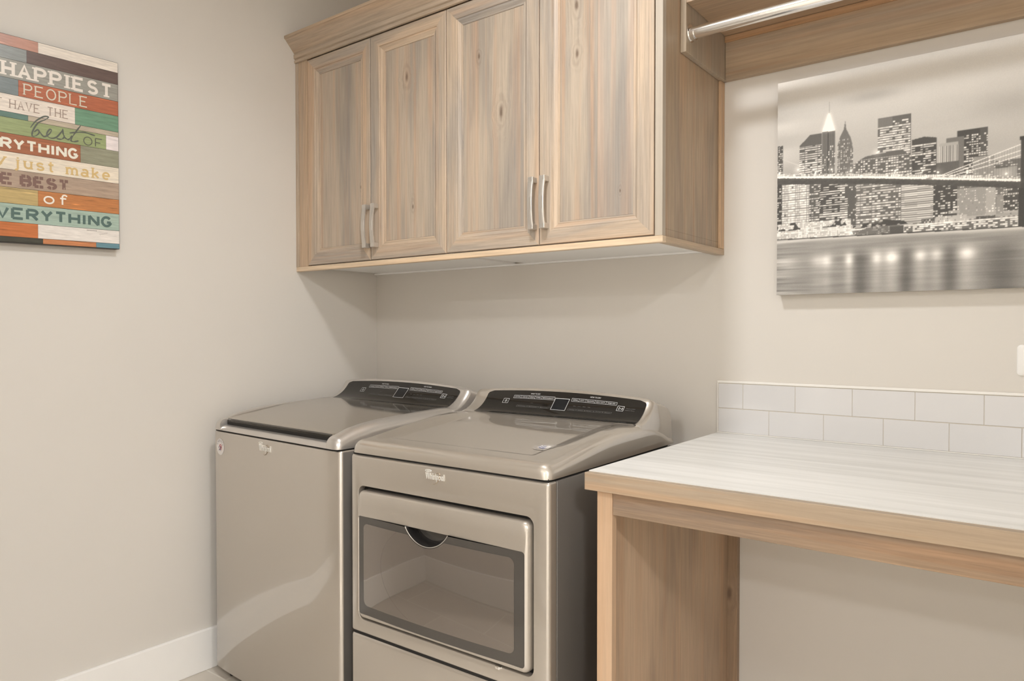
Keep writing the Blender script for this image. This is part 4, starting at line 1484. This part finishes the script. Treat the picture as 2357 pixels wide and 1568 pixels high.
img[m] = 0.26
windows(m & (gy > 0.232), 0.006, 0.0060, 0.42, 0.65, 1.0, 0.85, 0.45, 0.10, 7)
m = pmask([(0.205, 0.262), (0.235, 0.246), (0.262, 0.243), (0.325, 0.240), (0.346, 0.262), (0.346, 0.33), (0.205, 0.32)])
img[m] = 0.36
windows(m & (gy > 0.254), 0.0062, 0.0066, 0.55, 0.7, 1.0, 0.7, 0.5, 0.05, 8)
m = rmask(0.447, 0.512, 0.212, 0.325)
img[m] = 0.24
img[rmask(0.496, 0.512, 0.214, 0.325)] = 0.31
windows(m & (gy > 0.226), 0.0052, 0.0058, 0.45, 0.7, 1.0, 0.7, 0.5, 0.05, 9)
img[rmask(0.424, 0.462, 0.227, 0.320)] = 0.42
m = rmask(0.409, 0.450, 0.239, 0.292)
img[m] = np.where(np.sin(gx * 1400) > 0, 0.80, 0.42)[m]
img[rmask(0.409, 0.45, 0.239, 0.246)] = 0.66
img[rmask(0.403, 0.452, 0.287, 0.33)] = 0.34
m = rmask(0.481, 0.526, 0.284, 0.345)
img[m] = 0.55
windows(m, 0.005, 0.006, 0.3, 0.45, 0.9, 0.6, 0.5, 0, 10)
m = rmask(0.526, 0.572, 0.318, 0.350)
img[m] = 0.62
img[rmask(0.530, 0.555, 0.314, 0.319)] = 0.35
m = rmask(0.60, 0.90, 0.25, 0.36)
img[m] = 0.42
windows(m, 0.006, 0.006, 0.4, 0.6, 1.0, 0.7, 0.5, 0.05, 30)
# below the deck
for q, (b, tone, dx, dy, p, lo, hi, fx, fy, rp) in enumerate([
        ((0.001, 0.014, 0.285, 0.420), 0.22, 0.006, 0.0065, 0.30, 0.6, 0.95, 0.7, 0.5, 0.08), ((0.015, 0.090, 0.295, 0.412), 0.42, 0.0052, 0.0066, 0.86, 0.72, 1.0, 0.78, 0.68, 0.10),
        ((0.090, 0.120, 0.300, 0.420), 0.33, 0.006, 0.0066, 0.45, 0.6, 0.92, 0.8, 0.45, 0.1), ((0.118, 0.171, 0.305, 0.425), 0.26, 0.0075, 0.0062, 0.48, 0.65, 1.0, 0.9, 0.45, 0.18),
        ((0.171, 0.192, 0.315, 0.425), 0.32, 0.008, 0.0062, 0.62, 0.7, 1.0, 0.92, 0.5, 0.3), ((0.192, 0.212, 0.315, 0.43), 0.32, 0.005, 0.007, 0.22, 0.6, 0.9, 0.6, 0.5, 0.0),
        ((0.212, 0.264, 0.318, 0.432), 0.40, 0.0072, 0.0068, 0.62, 0.62, 0.98, 0.85, 0.48, 0.2), ((0.264, 0.323, 0.325, 0.432), 0.38, 0.0062, 0.0068, 0.55, 0.6, 0.98, 0.8, 0.48, 0.1),
        ((0.323, 0.396, 0.333, 0.436), 0.40, 0.03, 0.0054, 0.85, 0.66, 0.86, 0.98, 0.55, 0.6), ((0.396, 0.449, 0.345, 0.430), 0.24, 0.0055, 0.0062, 0.36, 0.65, 1.0, 0.75, 0.45, 0.02),
        ((0.449, 0.510, 0.360, 0.430), 0.58, 0.0045, 0.0062, 0.35, 0.42, 0.92, 0.5, 0.5, 0.0), ((0.510, 0.530, 0.362, 0.430), 0.66, 0.006, 0.006, 0.4, 0.5, 1.0, 0.6, 0.5, 0.0),
        ((0.531, 0.546, 0.385, 0.430), 0.55, 0.005, 0.006, 0.3, 0.4, 0.9, 0.6, 0.5, 0.0), ((0.546, 0.576, 0.365, 0.425), 0.27, 0.005, 0.0058, 0.4, 0.7, 1.0, 0.7, 0.5, 0.05),
        ((0.60, 0.90, 0.37, 0.44), 0.32, 0.006, 0.0062, 0.45, 0.6, 1.0, 0.8, 0.5, 0.1)]):
    m = rmask(*b)
    img[m] = tone
    windows(m, dx, dy, p, lo, hi, fx, fy, rp, 40 + q)
# quay: lights, sheds, moored ship
qy = 0.455 + 0.012 * np.clip(gx / 0.59, 0, 1.3)
m = (gy > 0.410) & (gy < qy) & (gx < 0.20)
img[m] = 0.62 + 0.3 * noise(6, 3)[m]
windows(m, 0.004, 0.005, 0.4, 0.85, 1.0, 0.7, 0.7, 0.1, 80)
m = pmask([(0.0, 0.413), (0.012, 0.425), (0.03, 0.420), (0.04, 0.408), (0.052, 0.408), (0.06, 0.422), (0.075, 0.43), (0.15, 0.425), (0.16, 0.412), (0.17, 0.405), (0.18, 0.412), (0.19, 0.428), (0.0, 0.43)])
img[m & (noise(3, 2) > 0.45)] = 0.24
m = (gy > 0.438) & (gy < qy) & (gx >= 0.20)
img[m] = 0.40
windows(m, 0.005, 0.005, 0.5, 0.75, 1.0, 0.8, 0.6, 0.1, 81)
m = pmask([(0.212, 0.447), (0.24, 0.440), (0.31, 0.436), (0.329, 0.440), (0.329, 0.464), (0.212, 0.462)])
img[m] = 0.40
windows(m & (gx < 0.30), 0.004, 0.005, 0.3, 0.5, 0.75, 0.6, 0.5, 0, 82)
img[rmask(0.296, 0.329, 0.441, 0.462)] = 0.28
m = pmask([(0.205, 0.432), (0.26, 0.424), (0.28, 0.420), (0.33, 0.428), (0.34, 0.438), (0.205, 0.438)])
img[m & (noise(3, 2) > 0.42)] = 0.22
for x0, x1, y0, y1, t in ((0.40, 0.47, 0.425, 0.440, 0.72), (0.43, 0.455, 0.412, 0.420, 0.66), (0.37, 0.40, 0.428, 0.44, 0.3), (0.49, 0.53, 0.432, 0.44, 0.3), (0.53, 0.575, 0.43, 0.438, 0.62)):
    img[rmask(x0, x1, y0, y1)] = t
    windows(rmask(x0, x1, y0, y1), 0.004, 0.005, 0.4, 0.35, 0.95, 0.5, 0.6, 0, 83)
img[(gy > qy - 0.0028) & (gy < qy)] = 0.22
# bridge: lit roadway, dark truss, tower, cables
dk0 = np.interp(gx, [0, 0.245, 0.42, 0.587, 0.92], [0.275, 0.306, 0.332, 0.358, 0.404])
dk1 = np.interp(gx, [0, 0.245, 0.42, 0.587, 0.92], [0.293, 0.321, 0.347, 0.374, 0.42])
m = (gy > dk0) & (gy < dk1)
img[m] = 0.22 + 0.10 * noise(2, 1)[m]
m = (gy > dk0 - 0.013) & (gy < dk0)
img[m] = 0.55
windows(m, 0.0048, 0.0042, 0.62, 0.75, 1.0, 0.7, 0.7, 0.2, 90)
m = (gy > dk0 - 0.006) & (gy < dk0 - 0.001)
img[m & (noise(4, 1) > 0.36)] = 1.0
glow[m] += 0.22
for pts in ([(0.41, 0.321), (0.5, 0.292), (0.586, 0.265)], [(0.416, 0.323), (0.509, 0.299), (0.586, 0.280)], [(0.43, 0.325), (0.516, 0.309), (0.586, 0.291)]):
    cy_ = np.interp(gx, [p[0] for p in pts], [p[1] for p in pts])
    m = (np.abs(gy - cy_) < 0.0011) & (gx > pts[0][0]) & (gx < 0.588)
    img[m] = 0.95
    glow[m] += 0.12
for k in range(26):
    x = 0.44 + k * 0.0056
    y0_ = np.interp(x, [0.41, 0.5, 0.586], [0.321, 0.292, 0.265])
    y1_ = np.interp(x, [0.245, 0.42, 0.587], [0.306, 0.332, 0.358])
    img[rmask(x, x + px, y0_, y1_)] *= 0.85
cy_ = np.interp(gx, [0, 0.014, 0.056, 0.114], [0.215, 0.222, 0.243, 0.272])
m = (np.abs(gy - cy_) < 0.0010) & (gx > 0.014) & (gx < 0.114)
img[m] = 0.80
for x0 in (0.580, 0.640):
    img[rmask(x0, x0 + 0.035, 0.252, 0.474)] = 0.24
img[rmask(0.577, 0.70, 0.248, 0.256)] = 0.20
img[rmask(0.613, 0.642, 0.300, 0.35)] = 0.66
img[rmask(0.576, 0.70, 0.372, 0.474)] = 0.21
for i, (x, y) in enumerate([(0.059, 0.257), (0.149, 0.269), (0.199, 0.28), (0.106, 0.273), (0.264, 0.240), (0.371, 0.302), (0.406, 0.311), (0.47, 0.321), (0.551, 0.334), (0.308, 0.294), (0.006, 0.262), (0.264, 0.419), (0.386, 0.442), (0.428, 0.442), (0.201, 0.448)]):
    d2 = (gx - x) ** 2 + (gy - y) ** 2
    img[d2 < 0.0026 ** 2] = 1.0
    glow += 0.55 * np.exp(-d2 / (2 * 0.0055 ** 2))
# water
wt = gy > qy
rip = noise(60, 1) * 0.45 + noise(24, 2) * 0.3 + noise(120, 6) * 0.25
water = 0.56 + 0.85 * (rip - 0.5) - 0.05 * np.clip((gy - 0.50) / 0.11, 0, 1)
water += 0.24 * np.exp(-((gy - qy) / 0.008) ** 2)
colm = np.zeros((ny, nx))
for x, w_, a_ in ((0.115, 0.020, 0.22), (0.139, 0.014, 0.30), (0.196, 0.011, 0.42), (0.265, 0.013, 0.36), (0.301, 0.018, 0.46), (0.368, 0.015, 0.34), (0.405, 0.014, 0.26), (0.471, 0.020, 0.40), (0.62, 0.02, 0.3), (0.03, 0.03, 0.12)):
    g_ = np.exp(-((gx - x) / w_) ** 2)
    water += 1.35 * a_ * g_ * (np.exp(-((gy - 0.522) / 0.016) ** 2) * 0.85 + 0.30 * np.exp(-((gy - 0.57) / 0.05) ** 2)) * (0.72 + 0.55 * (rip - 0.3))
for x, w_ in ((0.225, 0.018), (0.335, 0.016), (0.435, 0.018), (0.545, 0.035)):
    water -= 0.16 * np.exp(-((gx - x) / w_) ** 2) * np.clip((gy - 0.48) / 0.04, 0, 1)
img = np.where(wt, water, img)
img = np.clip(img, 0.12, 1.0)
img = img + np.where(wt, 0, 1) * (blur(np.clip(glow, 0, 1), 4) * 0.50)
img = 0.62 * img + 0.38 * blur(img, 1) + 0.025 * (rng.random((ny, nx)) - 0.5)
img = np.clip(0.10 + 0.94 * img, 0.12, 1.03)
lin = np.where(img <= 0.04045, img / 12.92, ((img + 0.055) / 1.055) ** 2.4) * 1.0
inkc = np.ones((ny, nx, 4), np.float32)
for k, tint in enumerate((1.0, 0.955, 0.885)):
    inkc[..., k] = lin * (tint + (1 - tint) * 0.35 * np.clip(lin, 0, 1))
# flat printed face: one small quad per printed dot
vx, vz = np.meshgrid(np.arange(nx) * (CW / (nx - 1)), CH - np.arange(ny) * (CH / (ny - 1)))
co = np.stack([vx, np.full_like(vx, -0.0383), vz], -1).astype(np.float32).reshape(-1, 3)
idx = np.arange(nx * ny).reshape(ny, nx)
quads = np.stack([idx[1:, :-1], idx[1:, 1:], idx[:-1, 1:], idx[:-1, :-1]], -1).reshape(-1, 4).astype(np.int32)
me = bpy.data.meshes.new('printed_picture')
me.vertices.add(len(co))
me.vertices.foreach_set('co', co.ravel())
me.loops.add(quads.size)
me.loops.foreach_set('vertex_index', quads.ravel())
me.polygons.add(len(quads))
me.polygons.foreach_set('loop_start', np.arange(0, quads.size, 4, dtype=np.int32))
me.polygons.foreach_set('loop_total', np.full(len(quads), 4, np.int32))
me.update(calc_edges=True)
at = me.color_attributes.new('ink', 'FLOAT_COLOR', 'POINT')
at.data.foreach_set('color', inkc.reshape(-1))
me.materials.append(M['canvas_ink'])
o = bpy.data.objects.new('printed_picture', me)
o.parent = CV
COL.objects.link(o)


# ================================================================== CEILING FIXTURES
def fixture(name, loc, r, label):
    f = empty(name, label, 'light', loc)
    bm = bmesh.new()
    loft(bm, [[(rad * math.cos(a), rad * math.sin(a), z) for a in [2 * math.pi * k / 40 for k in range(40)]] for rad, z in ((r, -0.001), (r, -0.018), (r * 0.96, -0.022), (r * 0.9, -0.022), (r * 0.9, -0.010))], True, True, True)
    put('base', bm, M['caulk'], f, smooth=40)
    bm = bmesh.new()
    loft(bm, [[(r * 0.88 * math.cos(b) * math.cos(a), r * 0.88 * math.cos(b) * math.sin(a), -0.022 - 0.05 * math.sin(b)) for a in [2 * math.pi * k / 40 for k in range(40)]] for b in [math.radians(x) for x in (0, 20, 40, 60, 80, 88)]], True, False, True)
    put('diffuser', bm, M['glow'], f, smooth=60)


g = NT('lamp_diffuser')
g.set(color=(0.9, 0.88, 0.84, 1), emit=(1.0, 0.94, 0.86, 1), emit_s=6.0)
M['glow'] = g.m
fixture('ceiling_light', (1.5, -1.22, HC), 0.17, 'round ceiling light over the laundry appliances')
fixture('ceiling_light', (3.66, -2.95, HC), 0.26, 'wide round fitting added for the fill light outside the laundry doorway')  # invented fitting that goes with the added fill lamp
fixture('ceiling_light', (2.4, -4.86, HC), 0.17, 'single round ceiling light in the middle of the hall')
fixture('ceiling_light', (2.4, -6.1, HC), 0.17, 'round ceiling light at the far end of the hall')
